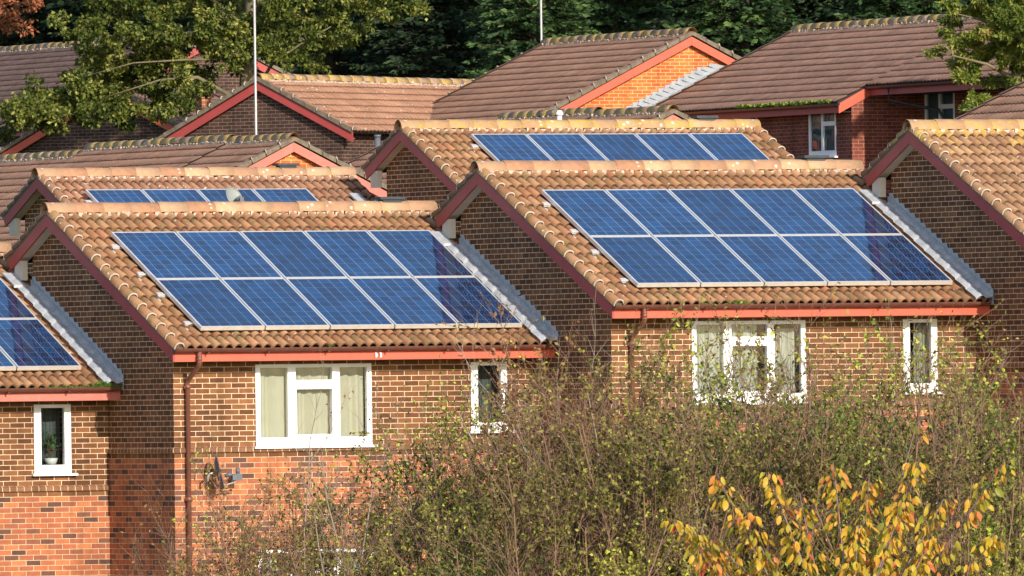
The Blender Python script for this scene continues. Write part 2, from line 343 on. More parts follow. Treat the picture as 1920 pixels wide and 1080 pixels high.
def verge(mb, o, d, n, side, S, g, r=.078, mat=0, ringm=1, sidem=2):
    """half-round verge tiles running down a slope; side = unit vector pointing out of the gable"""
    o, d, n, side = Vector(o), Vector(d), Vector(n), Vector(side); nc = max(1, round(S / g)); g = S / nc
    for j in range(nc):
        s0, s1 = j * g, (j + 1) * g + .03
        K = 8; base = len(mb.v)
        for s_, rr, lf in ((s0, r * .90, .012), (s1, r, .04), (s1 - .004, r * .83, .036)):
            for q in range(K + 1):
                t = math.pi * (q / K) - .25
                mb.v.append(tuple(o + d * s_ + side * (math.cos(t) * rr) + n * (math.sin(t) * rr + lf)))
        for q in range(K):
            mb.idx((base + q, base + K + 1 + q, base + K + 2 + q, base + q + 1), mat, [(90 + .1, j + .1), (90 + .1, j + .9), (90.9, j + .9), (90.9, j + .1)], True)
            mb.idx((base + K + 1 + q, base + 2 * K + 2 + q, base + 2 * K + 3 + q, base + K + 2 + q), ringm)
        # ring of pale mortar round the lower rim
        b = len(mb.v)
        for s_, rr in ((s1 - .012, r + .002), (s1 - .011, r + .007), (s1 + .004, r + .007), (s1 + .005, r * .86)):
            for q in range(K + 1):
                t = math.pi * (q / K) * .86 - .25
                mb.v.append(tuple(o + d * s_ + side * (math.cos(t) * rr) + n * (math.sin(t) * rr + .04)))
        for z in range(3):
            for q in range(K):
                mb.idx((b + z * (K + 1) + q, b + (z + 1) * (K + 1) + q, b + (z + 1) * (K + 1) + q + 1, b + z * (K + 1) + q + 1), ringm, None, True)
    # side wall under the barrel (bedding)
    p = [o + side * (r * .72) + n * .05, o + side * (r * .72) + d * S + n * .05, o + side * (r * .72) + d * S - n * .025, o + side * (r * .72) - n * .025]
    q2 = [x - side * .12 for x in p]
    mb.face(p, sidem); mb.face(q2[::-1], sidem); mb.face([p[3], p[2], q2[2], q2[3]], sidem); mb.face([p[1], q2[1], q2[2], p[2]], sidem)
def ridge_tiles(mb, p0, p1, r=.15, seg=.45, mat=0, mortm=1, wob=.006, bed=True):
    p0, p1 = Vector(p0), Vector(p1); L = (p1 - p0).length; n = max(1, round(L / seg)); d = (p1 - p0) / n
    rnd = random.Random(int(L * 991)); a = d.normalized(); s = a.cross(Vector((0, 0, 1))).normalized()
    for i in range(n):
        q = p0 + d * i; K = 10; base = len(mb.v); dz = rnd.uniform(-wob, wob)
        for t_, rr in ((-.012, r * .97), (.0, r), (1.02, r * .965), (1.02, r * .8), (-.012, r * .8)):
            for j in range(K + 1):
                t = math.pi * j / K; mb.v.append(tuple(q + d * t_ + s * (math.cos(t) * rr * 1.02) + Vector((0, 0, math.sin(t) * rr + dz))))
        for z in range(4):
            for j in range(K):
                b0 = base + z * (K + 1) + j
                mb.idx((b0, b0 + K + 1, b0 + K + 2, b0 + 1), mat, [(50 + i + .2, .2), (50 + i + .8, .2), (50 + i + .8, .8), (50 + i + .2, .8)], True)
    if bed:
        for sg in (1, -1):
            nb = int(L / .075)
            for i in range(nb):
                c = p0 + (p1 - p0) * ((i + .5) / nb) + s * sg * (r * 1.0) + Vector((0, 0, rnd.uniform(-.045, -.02)))
                w_ = .02 + rnd.random() * .022; h = .012 + rnd.random() * .022
                mb.box(c - Vector((w_, w_, h)), c + Vector((w_, w_, h)), mortm)
def wall(mb, o, a, u0, u1, v0, v1, holes=(), mat=0):
    """vertical wall in the plane o + a*u, height v, rectangular holes (u0,v0,u1,v1)"""
    o, a = Vector(o), Vector(a)
    us = sorted({u0, u1, *[min(max(h[0], u0), u1) for h in holes], *[min(max(h[2], u0), u1) for h in holes]}); vs = sorted({v0, v1, *[min(max(h[1], v0), v1) for h in holes], *[min(max(h[3], v0), v1) for h in holes]})
    for i in range(len(us) - 1):
        for j in range(len(vs) - 1):
            uc, vc = (us[i] + us[i + 1]) / 2, (vs[j] + vs[j + 1]) / 2
            if any(h[0] < uc < h[2] and h[1] < vc < h[3] for h in holes): continue
            q = [(us[i], vs[j]), (us[i + 1], vs[j]), (us[i + 1], vs[j + 1]), (us[i], vs[j + 1])]
            mb.face([o + a * u + Vector((0, 0, v)) for u, v in q], mat, q)

# ------------------------------------------------------------------ windows (local: front faces -y, y = frame front)
def window(parent, x0, z0, x1, z1, y, kind, curtain, frame_mat=None, sill=True, fw_=.075):
    fm = frame_mat or M['upvc']; mb = MB(); d = .07; panes = []
    def bar(a, b, c, e, proud=0): mb.box((a, y - proud, b), (c, y + d, e))
    bar(x0, z0, x0 + fw_, z1); bar(x1 - fw_, z0, x1, z1); bar(x0 + fw_, z1 - .05, x1 - fw_, z1); bar(x0 + fw_, z0, x1 - fw_, z0 + .12)
    W_, H_ = x1 - x0, z1 - z0
    if kind == 'triple':
        a, b = x0 + W_ * .295, x0 + W_ * .705; zt = z1 - H_ * .235
        bar(a - .035, z0 + .12, a + .045, z1 - .05, .004); bar(b - .045, z0 + .12, b + .035, z1 - .05, .004)
        ca, cb = a + .045, b - .045
        bar(ca, zt - .045, cb, zt + .045, .012)
        bar(ca, z0 + .12, ca + .05, zt - .045, .022); bar(cb - .05, z0 + .12, cb, zt - .045, .022)
        bar(ca + .05, z0 + .12, cb - .05, z0 + .16, .022); bar(ca + .05, zt - .085, cb - .05, zt - .045, .022)
        bar(ca, zt + .045, ca + .04, z1 - .05, .018); bar(cb - .04, zt + .045, cb, z1 - .05, .018)
        panes = [(x0 + fw_, z0 + .12, a - .035, z1 - .05), (b + .035, z0 + .12, x1 - fw_, z1 - .05), (ca + .05, z0 + .16, cb - .05, zt - .085), (ca + .04, zt + .045, cb - .04, z1 - .05)]
    elif kind == 'single':
        bar(x0 + fw_, z0 + .12, x0 + fw_ + .03, z1 - .05, .012); bar(x1 - fw_ - .03, z0 + .12, x1 - fw_, z1 - .05, .012)
        panes = [(x0 + fw_ + .03, z0 + .12, x1 - fw_ - .03, z1 - .05)]
    elif kind == 'double':      # fixed light left, top-hung vent over a light right
        a = x0 + W_ * .5; zt = z1 - H_ * .30
        bar(a - .04, z0 + .12, a + .04, z1 - .05, .004); bar(a + .04, zt - .04, x1 - fw_, zt + .05, .012)
        panes = [(x0 + fw_, z0 + .12, a - .04, z1 - .05), (a + .04, z0 + .12, x1 - fw_, zt - .04), (a + .04, zt + .05, x1 - fw_, z1 - .05)]
    w_ = mb.build('window', fm, parent)
    if sill:
        s = MB(); s.box((x0 - .05, y - .075, z0 - .035), (x1 + .07, y + .03, z0 - .002)); so = s.build('sill', fm, w_); so.location = (0, 0, 0)
    for p in panes:
        g = MB(); yy = y + .035; g.face([(p[0], yy, p[1]), (p[2], yy, p[1]), (p[2], yy, p[3]), (p[0], yy, p[3])])
        go = g.build('pane', M['glass'] if frame_mat is None else M['glass2'], w_); go.location = (0, 0, 0)
    if curtain:
        cm, spans, depth = curtain; c = MB(); rnd = random.Random(int(x0 * 97) + 3)
        for (ca, cb, zt, zb) in spans:
            n = 48; pr = []
            for i in range(n + 1):
                f = i / n; x = x0 + W_ * (ca + (cb - ca) * f)
                pr.append((x, y + depth + .018 * math.sin(f * 31 * (cb - ca) * 2 + rnd.random() * .6) + .012 * math.sin(f * 73)))
            for i in range(n):
                c.face([(pr[i][0], pr[i][1], z0 + H_ * zb), (pr[i + 1][0], pr[i + 1][1], z0 + H_ * zb), (pr[i + 1][0], pr[i + 1][1], z0 + H_ * zt), (pr[i][0], pr[i][1], z0 + H_ * zt)], 0, None, True)
        co = c.build('curtain', cm, w_); co.location = (0, 0, 0)  # also builds the added grey sheets behind the small windows
    return w_

TAN = math.tan(.4314); AY, AZ = 4.285, 1.972; BZ = AZ + .20            # roof base ridge height
COS, SIN = math.cos(.4314), math.sin(.4314)
OG, YW, YR = .20, .43, 5.23
def panel_array(name, origin, px, cols, rows, py, pz, label, ground=5.1):
    """solar panels lying on the front slope; origin is the house corner"""
    t = empty(name, Vector(origin) + Vector((px, py, pz)))
    dn = Vector((0, -COS, -SIN)); nn = Vector((0, -SIN, COS)); ax = Vector((1, 0, 0)); pw, ph = .99, 1.65
    for r in range(rows):
        for c in range(cols):
            o = ax * (c * (pw + .02)) + dn * (r * (ph + .02)); b = MB()
            P = [o + ax * .012 + dn * .012, o + ax * .012 + dn * (ph - .012), o + ax * (pw - .012) + dn * (ph - .012), o + ax * (pw - .012) + dn * .012]
            ox, oy = (c * 7 + 3) * .1585, (r * 12 + 2) * .1605
            b.face([p - nn * .003 for p in P], 0, [(ox + .02, oy + 10 * .1605 - .02), (ox + .02, oy + .02), (ox + 6 * .1585 - .0, oy + .02), (ox + 6 * .1585 - .0, oy + 10 * .1605 - .02)])
            b.face([p - nn * .03 for p in P][::-1], 1)
            po = b.build('solar_panel', [M['cells'], M['dark']], t)
            f = MB(); fwid = .024
            def strip(a0, a1, w0, w1):
                q = [o + ax * a0 + dn * w0, o + ax * a0 + dn * w1, o + ax * a1 + dn * w1, o + ax * a1 + dn * w0]; bt = [x - nn * .058 for x in q]
                f.face(q, 0); f.face(bt[::-1], 0)
                for i in range(4):
                    k = (i + 1) % 4; f.face([q[i], bt[i], bt[k], q[k]], 1 if i == 1 else 0)
            strip(0, pw, 0, fwid); strip(0, pw, ph - fwid, ph); strip(0, fwid, fwid, ph - fwid); strip(pw - fwid, pw, fwid, ph - fwid)
            f.build('frame', [M['alu'], M['alu2']], po)
    W_ = cols * (pw + .02) - .02
    for s in ([.33, 1.30, 2.02, 3.02] if rows == 2 else [.33, 1.30]):
        rb = MB(); o = dn * s - nn * .074; q = [o - ax * .10 - dn * .02, o - ax * .10 + dn * .02, o + ax * (W_ + .02) + dn * .02, o + ax * (W_ + .02) - dn * .02]
        bt = [x - nn * .04 for x in q]; rb.face(q); rb.face(bt[::-1])
        for i in range(4): rb.face([q[i], bt[i], bt[(i + 1) % 4], q[(i + 1) % 4]])
        rb.build('mounting_rail', M['alu'], t)
        hb = MB(); c0 = o - ax * .07
        for (da, db, na, nb_, xa, xb) in ((-.05, .07, -.085, -.07, -.03, .03), (-.05, -.03, -.08, .0, -.03, .03), (-.035, .035, -.012, .012, -.05, .045)):
            q = [c0 + ax * x + dn * s_ + nn * n_ for n_ in (na, nb_) for x, s_ in ((xa, da), (xb, da), (xb, db), (xa, db))]
            for ii in ((0, 1, 2, 3), (4, 7, 6, 5), (0, 4, 5, 1), (1, 5, 6, 2), (2, 6, 7, 3), (3, 7, 4, 0)): hb.face([q[i] for i in ii])
        hb.build('roof_hook', M['alu'], t)
    tag(t, label, 'solar panels', 'solar panel arrays on the roofs'); return t

def front_house(name, origin, W, label, tile, ridge, fascia_red, windows, ground=5.1, flashing=True, right_ext=.18, right_verge=False,
                downpipe=.38, string=True, ytop_fl=3.0, vents=(5.45,), seed=1, red_lower=True, fade=None):
    t = empty(name, Vector(origin) - Vector((0, 0, ground)), 0, (0, 0, ground))
    tag(t, label, 'house', 'brick houses of the front terraces'); ZB = -ground - .4
    # --- walls
    holes = [(w[0], w[1], w[2], w[3]) for w in windows]
    mb = MB(); zs = -1.35 if red_lower else ZB
    wall(mb, (OG, YW, 0), (1, 0, 0), 0, W - OG + (0 if not right_verge else -.2), zs, .25, [(h[0] - OG, h[1], h[2] - OG, h[3]) for h in holes if h[3] > zs], 0)
    def gable(x, flip):
        # brown part: polygon with uv
        pts = [(YW, zs), (YR, zs), (YR, BZ - .07 - TAN * (YR - AY)), (AY, BZ - .07), (YW, BZ - .07 - TAN * (AY - YW))]
        P = [(x, y, z) for y, z in pts]; u = [(-y + YW, z) for y, z in pts]
        mb.face(P if flip else P[::-1], 0, u if flip else u[::-1])
        if red_lower:
            q = [(YR, ZB), (YW, ZB), (YW, zs), (YR, zs)]; mb.face([(x, y, z) for y, z in q], 1, [(-y + YW, z) for y, z in q])
    gable(OG, False)
    xr = W if not right_verge else W - .2
    gable(xr, True)
    if red_lower: wall(mb, (OG, YW, 0), (1, 0, 0), 0, xr - OG, ZB, zs, [(h[0] - OG, h[1], h[2] - OG, h[3]) for h in holes if h[1] < zs], 1)
    wall(mb, (OG, YR, 0), (1, 0, 0), 0, xr - OG, ZB, BZ - .08 - TAN * (YR - AY), (), 0)
    mb.build('brick_wall', [M['brick'], M['redbrick']], t)
    if string:
        s = MB(); z0, z1 = -1.275, -1.2
        for (a, b, e, f) in ((OG - .04, YW - .04, W if not right_verge else xr, YW), ):
            s.face([(a, b, z0), (e, b, z0), (e, b, z1 - .02), (a, b, z1 - .02)], 0, [(a, .05), (e, .05), (e, .12), (a, .12)])
            s.face([(a, b, z1 - .02), (e, b, z1 - .02), (e, f, z1), (OG, f, z1)], 0, [(a, .05), (e, .05), (e, .12), (a, .12)])
            s.face([(a, b, z0), (a, f, z0), (e, f, z0), (e, b, z0)], 0)
        a = OG - .04
        s.face([(a, YR, z0), (a, YW - .04, z0), (a, YW - .04, z1 - .02), (a, YR, z1 - .02)], 0, [(YR, .05), (YW, .05), (YW, .12), (YR, .12)])
        s.face([(a, YR, z1 - .02), (a, YW - .04, z1 - .02), (OG, YW, z1), (OG, YR, z1)], 0, [(YR, .05), (YW, .05), (YW, .12), (YR, .12)])
        s.face([(a, YR, z0), (OG, YR, z0), (OG, YW - .04, z0), (a, YW - .04, z0)], 0)
        s.build('string_course', M['string'], t)
    # --- roof
    rm = MB(); XR = W + right_ext; x0 = .02; SF = (AY + .06) / COS; SB = (5.70 - AY) / COS
    roof_slope(rm, (x0, AY, BZ), (1, 0, 0), (0, -COS, -SIN), (0, -SIN, COS), XR - x0, SF, NEAR, 0, 1, 2, 0)
    roof_slope(rm, (XR, AY, BZ), (-1, 0, 0), (0, COS, -SIN), (0, SIN, COS), XR - x0, SB, dict(NEAR, g=.33), 0, 1, 2, 0)
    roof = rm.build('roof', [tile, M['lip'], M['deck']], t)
    for (xv, sd_) in ([(.055, -1), (XR - .055, 1)] if right_verge else [(.055, -1)]):
        for sy, S_, g_ in ((-1, SF, .3416), (1, SB, .33)):
            vm = MB(); verge(vm, (xv, AY, BZ), (0, sy * COS, -SIN), (0, sy * SIN, COS), (sd_, 0, 0), S_ + .01, g_)
            o = vm.build('verge_tiles', [tile, M['mortar'], M['cloak']], roof); o.location = (0, 0, 0)
    gm = MB(); ridge_tiles(gm, (-.03, AY, BZ + .0), (XR, AY, BZ), .15, .45); o = gm.build('ridge_tiles', [ridge, M['mortar']], roof); o.location = (0, 0, 0)
    for vx in vents:
        v = MB(); v.box((vx - .2, AY - .12, BZ + .165), (vx + .2, AY + .12, BZ + .205)); v.box((vx - .15, AY - .09, BZ + .12), (vx + .15, AY + .09, BZ + .167))
        o = v.build('ridge_vent', M['slate'], roof); o.location = (0, 0, 0)
    # --- barge boards, fascia, soffits
    b = MB(); top = .195
    b.prism([(0, 0), (AY, AZ), (AY, AZ + top), (0, top)], 0, .028); o = b.build('barge_board', M['shaded_red'], t)
    b = MB(); b.prism([(AY + .003, AZ), (5.594, AZ - TAN * (5.594 - AY)), (5.68, AZ - TAN * (5.68 - AY) + top), (AY + .003, AZ + top)], 0, .028)
    b.build('barge_board', M['shaded_red'], t)
    if right_verge:
        b = MB(); b.prism([(0, 0), (AY, AZ), (AY, AZ + top), (0, top)], XR - .028, XR); b.build('barge_board', M['shaded_red'], t)
    b = MB(); b.box((.03, .0, .0), (W if not right_verge else XR - .03, .025, .14)); b.build('fascia', fascia_red, t)
    b = MB()
    b.box((OG, .026, .012), (W, YW, .03))
    b.prism([(AY, AZ + .03), (5.52, AZ + .03 - TAN * (5.52 - AY)), (5.52, AZ + .05 - TAN * (5.52 - AY)), (AY, AZ + .05)], .029, OG)      # rear verge soffit
    b.prism([(.03, .03), (AY, AZ + .03), (AY, AZ + .05), (.03, .05)], .029, OG)
    b.box((.03, YR + .03, 1.22), (.13, 5.50, 1.50))                                                                              # boxed rear eaves end
    b.build('soffit', M['soffit'], t)
    # --- gutter
    g = MB(); xe = W - .04 if not right_verge else XR - .05
    g.tube([(.0, -.065, .185), (xe, -.065, .185)], .06, 10, 0, False, (math.pi, 2 * math.pi))
    g.tube([(.0, -.065, .185), (xe, -.065, .185)], .052, 10, 0, False, (math.pi, 2 * math.pi))
    for x in (.0, xe):
        k = 10; g.face([(x, -.065 + .06 * math.cos(math.pi + math.pi * i / k), .185 + .06 * math.sin(math.pi + math.pi * i / k)) for i in range(k + 1)], 0)
    x = .5
    while x < xe:
        g.box((x - .012, -.128, .115), (x + .012, .0, .13)); g.tube([(x - .02, -.065, .185), (x + .02, -.065, .185)], .064, 8, 0, False, (math.pi, 2 * math.pi)); x += .93
    g.build('gutter', M['gutter'], t)
    if downpipe:
        dx = downpipe; p = MB(); pw = YW - .06
        p.tube([(dx, -.065, .15), (dx, -.065, -.02), (dx, -.03, -.06), (dx + .01, pw - .06, -.24), (dx + .01, pw, -.30), (dx + .01, pw, ZB)], .034, 10)
        for z in (.06, .02, -.02): p.tube([(dx, -.065, z), (dx, -.065, z + .018)], .041, 10)
        for z in (-.32, -1.9, -3.4): p.tube([(dx + .01, pw, z), (dx + .01, pw, z - .06)], .042, 10); p.box((dx - .04, pw, z - .05), (dx + .06, YW, z - .02))
        p.build('downpipe', M['pipe'], t)
    # --- lead flashing against the neighbour's gable wall at x = W
    if flashing:
        f = MB(); xa = W - .30; yt = ytop_fl; n = int(yt / COS / .3416)
        rl = lambda y: .2 + TAN * y
        # soft lead dressed over the last rolls, one lump per tile course
        s0 = (AY - yt) / COS; j0 = math.ceil(s0 / .3416); nn_ = Vector((0, -SIN, COS)); dd = Vector((0, -COS, -SIN)); oo = Vector((0, AY, BZ))
        xs = [W - .005 - .27 + .27 * i / 10 for i in range(11)]
        hs = [.045, .066, .088, .098, .094, .078, .066, .064, .070, .080, .092]
        for j in range(j0 - 1, 14):
            sa, sb = max(j * .3416, s0), (j + 1) * .3416 + .03
            base = len(f.v)
            for s_, l_ in ((sa, .022), ((sa + sb) / 2, .036), (sb - .03, .042), (sb, .024)):
                for x_, h_ in zip(xs, hs): f.v.append(tuple(oo + Vector((x_, 0, 0)) + dd * s_ + nn_ * (h_ + l_ + random.uniform(-.004, .004))))
            for r_ in range(3):
                for c_ in range(10): f.idx((base + r_ * 11 + c_, base + (r_ + 1) * 11 + c_, base + (r_ + 1) * 11 + c_ + 1, base + r_ * 11 + c_ + 1), 0, None, True)
        f.build('lead_flashing', [M['lead2'], M['lead']], t); f = MB()
        # upright welt and stepped cover flashing
        xw = W - .006
        f.prism([(yt, rl(yt) + .06), (-.02, rl(-.02) + .06), (-.02, rl(-.02) + .17), (yt, rl(yt) + .17)], xw - .03, xw - .012, 0)
        k = math.floor(rl(0) / .075) - 1
        while True:
            z = k * .075; yf = (z + .075 - .2 - .27) / TAN; yb = (z - .2) / TAN; yr2 = (z + .075 - .2) / TAN
            if yf > yt: break
            yb, yr2 = min(yb, yt), min(yr2 + .02, yt)
            if yr2 > -.02:
                a_, c_, d_, e_ = max(yf, -.12), max(yf - .035, -.14), max(yb, -.02), yr2
                q = [(xw, a_, z + .073), (xw, c_, z), (xw, d_, z), (xw, e_, z + .073)]
                f.face(q, 1); q2 = [(xw - .004, y, zz) for _, y, zz in q]; f.face(q2[::-1], 1); f.face([q[0], q2[0], q2[1], q[1]], 1)
            k += 1
        f.build('cover_flashing', [M['lead2'], M['lead']], t); f = MB()
        f.prism([(yt - .1, rl(yt - .1) + .10), (yt + .32, rl(yt + .32) + .10), (yt + .32, rl(yt + .32) + .13), (yt - .1, rl(yt - .1) + .14)], W - .34, W - .16, 0)
        f.build('lead_apron', [M['lead2'], M['lead']], t)
    for w_ in windows: window(t, w_[0] + .004, w_[1] + .004, w_[2] - .004, w_[3] - .004, YW - .004, w_[4], w_[5])
    return t

B0 = (0, 0, 0); A0 = (-5.803, 2.228, -.5225); C0 = (5.775, -2.22, .5305); D0 = (11.60, -4.49, 1.051)
E0 = (11.245, 25.58, 1.051); F0 = (16.636, 22.926, 1.763)
WID = 5.985
cur = (M['curtain'], [(.02, .965, 1, .0)], .13)
net = (M['net'], [(.02, .31, .98, 0), (.33, .60, .98, .0), (.75, .93, .9, .0)], .13)
dk = (M['gloom'], [(.02, .96, 1, 0)], .32)  # plain grey sheet added behind small panes to lift them from black
big = (1.465, -1.205, 3.285, -.045, 'triple'); small = (4.84, -1.03, 5.42, -.045, 'single')
gbig = (1.465, -3.95, 3.30, -2.66, 'triple'); gsm = (4.90, -3.6, 5.42, -2.64, 'single')
hB = front_house('terraced_house', B0, 5.97, 'terraced house left of centre with the curtained three-part window and brown downpipe', M['tile'], M['ridge'], M['red'],
    [big + (cur,), small + (dk,), gbig + (net,), gsm + (dk,)])
hA = front_house('terraced_house', A0, 5.998, 'terraced house at the left edge with a plant in its small upper window', M['tile'], M['ridge'], M['red2'],
    [big + (cur,), small + (dk,), gbig + (net,), (4.5, -3.9, 5.42, -2.50, 'single', dk)], ytop_fl=3.0)
hC = front_house('terraced_house', C0, 6.02, 'terraced house right of centre, its front windows half hidden by bare twigs', M['tile'], M['ridge'], M['red'],
    [big + (net,), (4.84, -1.09, 5.40, -.045, 'single', (M['net'], [(.5, .95, 1, 0)], .2)), gbig + (net,), gsm + (dk,)], downpipe=.48)
hD = front_house('terraced_house', D0, WID, 'terraced house at the right edge under thick yellow lichen, without solar panels', M['tile_d'], M['ridge_y'], M['red'],
    [big + (cur,), small + (dk,), gbig + (net,), gsm + (dk,)], flashing=False, vents=())
hE = front_house('terraced_house', E0, 5.59, 'second-row house at left, yellow lichen on the left end of its ridge', M['tile_e'], M['ridge'], M['red'],
    [big + (cur,), small + (dk,)], ytop_fl=3.0, vents=(4.55,))
hF = front_house('terraced_house', F0, 6.45, 'house in the second row behind the middle, its roof ending in a stepped free verge', M['tile'], M['ridge_y'], M['red'],
    [big + (cur,), small + (dk,)], flashing=False, right_verge=True, vents=(5.65,))
panel_array('solar_array', A0, .474, 5, 2, 3.2425, 1.877, 'solar array cut by the left edge of the picture, over a red fascia')
panel_array('solar_array', B0, .545, 5, 2, 3.2425, 1.877, 'two-row solar array over the curtained window, left of centre')
panel_array('solar_array', C0, .524, 5, 2, 3.2425, 1.877, 'two-row solar array on the right, above the twig-covered windows')
panel_array('solar_array', E0, .47, 4, 1, 3.37, 1.94, 'single visible row of four panels on the second-row roof at left')
panel_array('solar_array', F0, 1.0, 5, 1, 3.66, 2.07, 'single visible row of five panels on the second-row roof, upper middle')

# ------------------------------------------------------------------ far houses: ridge along local x, gable at x=0 faces local -x
def far_house(name, ridge_pt, rz, sections, hf, hr, label, tile, gbrick, wbrick, ground_z, barge, cat='house', hip=None, windows=(), bigend=True, ridge_m=None, end_gable=True, clips=True, gutter_side=True, wall_back=.35, eave_red=None, ov=.15, tanp=.485):
    c_ = 1 / math.hypot(1, tanp); s_ = tanp * c_; g0 = ridge_pt[2] - ground_z
    t = empty(name, (ridge_pt[0], ridge_pt[1], ground_z), rz, (0, 0, g0)); tag(t, label, cat, 'brown-roofed houses behind the front terraces')
    rm = MB(); gm = MB()
    for k, sct in enumerate(sections):
        x0, x1, dz = sct[:3]; f_, r_ = (sct[3], sct[4]) if len(sct) > 3 else (hf, hr)
        roof_slope(rm, (x0, 0, dz), (1, 0, 0), (0, -c_, -s_), (0, -s_, c_), x1 - x0, f_ / c_, FAR, 0, 1, 2)
        roof_slope(rm, (x1, 0, dz), (-1, 0, 0), (0, c_, -s_), (0, s_, c_), x1 - x0, r_ / c_, FAR, 0, 1, 2)
        ridge_tiles(gm, (x0 - .02, 0, dz - .0), (x1 + .02, 0, dz), .13, .45, bed=True)
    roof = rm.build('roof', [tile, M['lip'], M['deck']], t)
    o = gm.build('ridge_tiles', [ridge_m or M['fridge'], M['mortar']], roof); o.location = (0, 0, 0)
    x0 = sections[0][0]; x1 = sections[-1][1]; dz0 = sections[0][2]; f0, r0 = (sections[0][3], sections[0][4]) if len(sections[0]) > 3 else (hf, hr)
    # verge strip + white clips at the near gable
    ends = [(x0, -1, dz0, f0, r0)] + ([(x1, 1, sections[-1][2], *(sections[-1][3:5] if len(sections[-1]) > 3 else (hf, hr)))] if end_gable else [])
    for (xx, sg, dz, f_, r_) in ends:
        for sd, S in ((-1, f_), (1, r_)):
            vm = MB(); n = round(S / c_ / .33); g = S / c_ / n
            for j in range(n):
                for (ss, e) in ((j * g, (j + 1) * g + .02),):
                    ya, yb = sd * ss * c_, sd * e * c_; za, zb = dz - ss * s_, dz - e * s_
                    vm.face([(xx - sg * .10, ya, za + .055), (xx - sg * .10, yb, zb + .08), (xx + sg * .045, yb, zb + .07), (xx + sg * .045, ya, za + .045)], 0, [(70.2, j + .2), (70.2, j + .8), (70.8, j + .8), (70.8, j + .2)])
                    vm.face([(xx + sg * .045, ya, za + .045), (xx + sg * .045, yb, zb + .07), (xx + sg * .045, yb, zb - .04), (xx + sg * .045, ya, za - .04)], 2)
                    vm.face([(xx - sg * .10, yb, zb + .08), (xx + sg * .045, yb, zb + .07), (xx + sg * .045, yb, zb + .03), (xx - sg * .10, yb, zb + .03)], 2)
                    if clips and random.random() < .8:
                        c0 = Vector((xx + sg * .02, yb, zb + .06))
                        vm.tube([c0 + Vector((sg * .035, 0, -.05)), c0 + Vector((sg * .035, 0, .0)), c0 + Vector((0, 0, .035)), c0 + Vector((-sg * .06, 0, .03))], .012, 5, 1)
            o = vm.build('verge_tiles', [tile, M['mortar'], M['cloak']], roof); o.location = (0, 0, 0)
    # walls
    wb = MB(); zb = -g0 - .4
    for (xx, sg, dz, f_, r_) in ends:
        xw = xx - sg * ov; yf, yr = -(f_ - wall_back), (r_ - wall_back)
        pts = [(yf, zb), (yr, zb), (yr, dz - .07 - tanp * yr), (0, dz - .07), (yf, dz - .07 + tanp * yf)]
        P = [(xw, y, z) for y, z in pts]; wb.face(P if sg > 0 else P[::-1], 0, [(y, z) for y, z in (pts if sg > 0 else pts[::-1])])
    for k, sct in enumerate(sections):
        xa, xb, dz = sct[:3]; f_, r_ = (sct[3], sct[4]) if len(sct) > 3 else (hf, hr); xa += ov if k == 0 else 0; xb -= ov if k == len(sections) - 1 else 0
        wbk = sct[5] if len(sct) > 5 else wall_back; yr = r_ - wbk; yf = -(f_ - wall_back)
        hs = [(h[0], h[1], h[2], h[3]) for h in windows if h[7] == k]
        wall(wb, (0, yr, 0), (1, 0, 0), xa, xb, zb, dz - .05 - tanp * yr, hs, 1); wall(wb, (0, yf, 0), (1, 0, 0), xa, xb, zb, dz - .05 + tanp * yf, (), 1)
        if k + 1 < len(sections):          # return wall between unequal sections
            n_ = sections[k + 1]; rn = (n_[4] if len(n_) > 4 else hr) - (n_[5] if len(n_) > 5 else wall_back)
            if abs(rn - yr) > .05:
                q = [(min(yr, rn), zb), (max(yr, rn), zb), (max(yr, rn), dz - .05 - tanp * max(yr, rn)), (min(yr, rn), dz - .05 - tanp * min(yr, rn))]
                wb.face([(xb + .0, y, z) for y, z in q], 1, q)
        fb = MB(); ye = r_; ze = dz - tanp * r_
        fb.box((xa - (ov if k == 0 else 0), ye - .06, ze - .22), (xb + (ov if k == len(sections) - 1 else 0), ye - .035, ze - .05))
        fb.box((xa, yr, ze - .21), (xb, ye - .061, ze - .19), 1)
        fb.build('fascia', [eave_red or M['shaded_red'], M['dark']], t)
        gb = MB(); yy, zz = ye + .03, ze - .03
        gb.tube([(xa - .1, yy, zz), (xb + .05, yy, zz)], .062, 8, 0, False, (math.pi, 2 * math.pi)); gb.tube([(xa - .1, yy, zz), (xb + .05, yy, zz)], .056, 8, 0, False, (math.pi, 2 * math.pi))
        gb.build('gutter', M['dgutter'], t)
    wb.build('brick_wall', [gbrick, wbrick], t)
    # barge boards
    for (xx, sg, dz, f_, r_) in ends:
        for sd, S in ((-1, f_), (1, r_)):
            b = MB(); e = sd * (S - .02); zt = dz - .03; xa, xb = (xx, xx + .028) if sg < 0 else (xx - .028, xx)
            b.prism([(0 + sd * .002, zt - .22), (e, zt - .22 - tanp * abs(e)), (e, zt - tanp * abs(e)), (0 + sd * .002, zt)], xa, xb)
            b.build('barge_board', barge, t)
        b = MB()
        for sd, S in ((-1, f_), (1, r_)):
            e = sd * (S - .05); zt = dz - .20; xa, xb = sorted((xx - sg * .03, xx - sg * ov)); b.prism([(0, zt), (e, zt - tanp * abs(e)), (e, zt + .015 - tanp * abs(e)), (0, zt + .015)], xa, xb)
        b.build('soffit', M['cloak'], t)
    for h in windows:
        # windows on the local +y side: built facing -y, then turned round
        pv = empty('window_bay', (0, 0, 0)); pv.parent = t; pv.location = (0, 0, g0)
        wn = window(pv, -h[2], h[1] + .004, -h[0], h[3] - .004, -(h[6] + .004), h[4], h[5], M['upvc_g'], True, .06)
        wn.parent = t; wn.location = (0, 0, g0); wn.rotation_euler = (0, 0, math.pi); bpy.data.objects.remove(pv)
    return t
Q = math.pi / 2
G0 = (32.496, 65.093, 4.72)
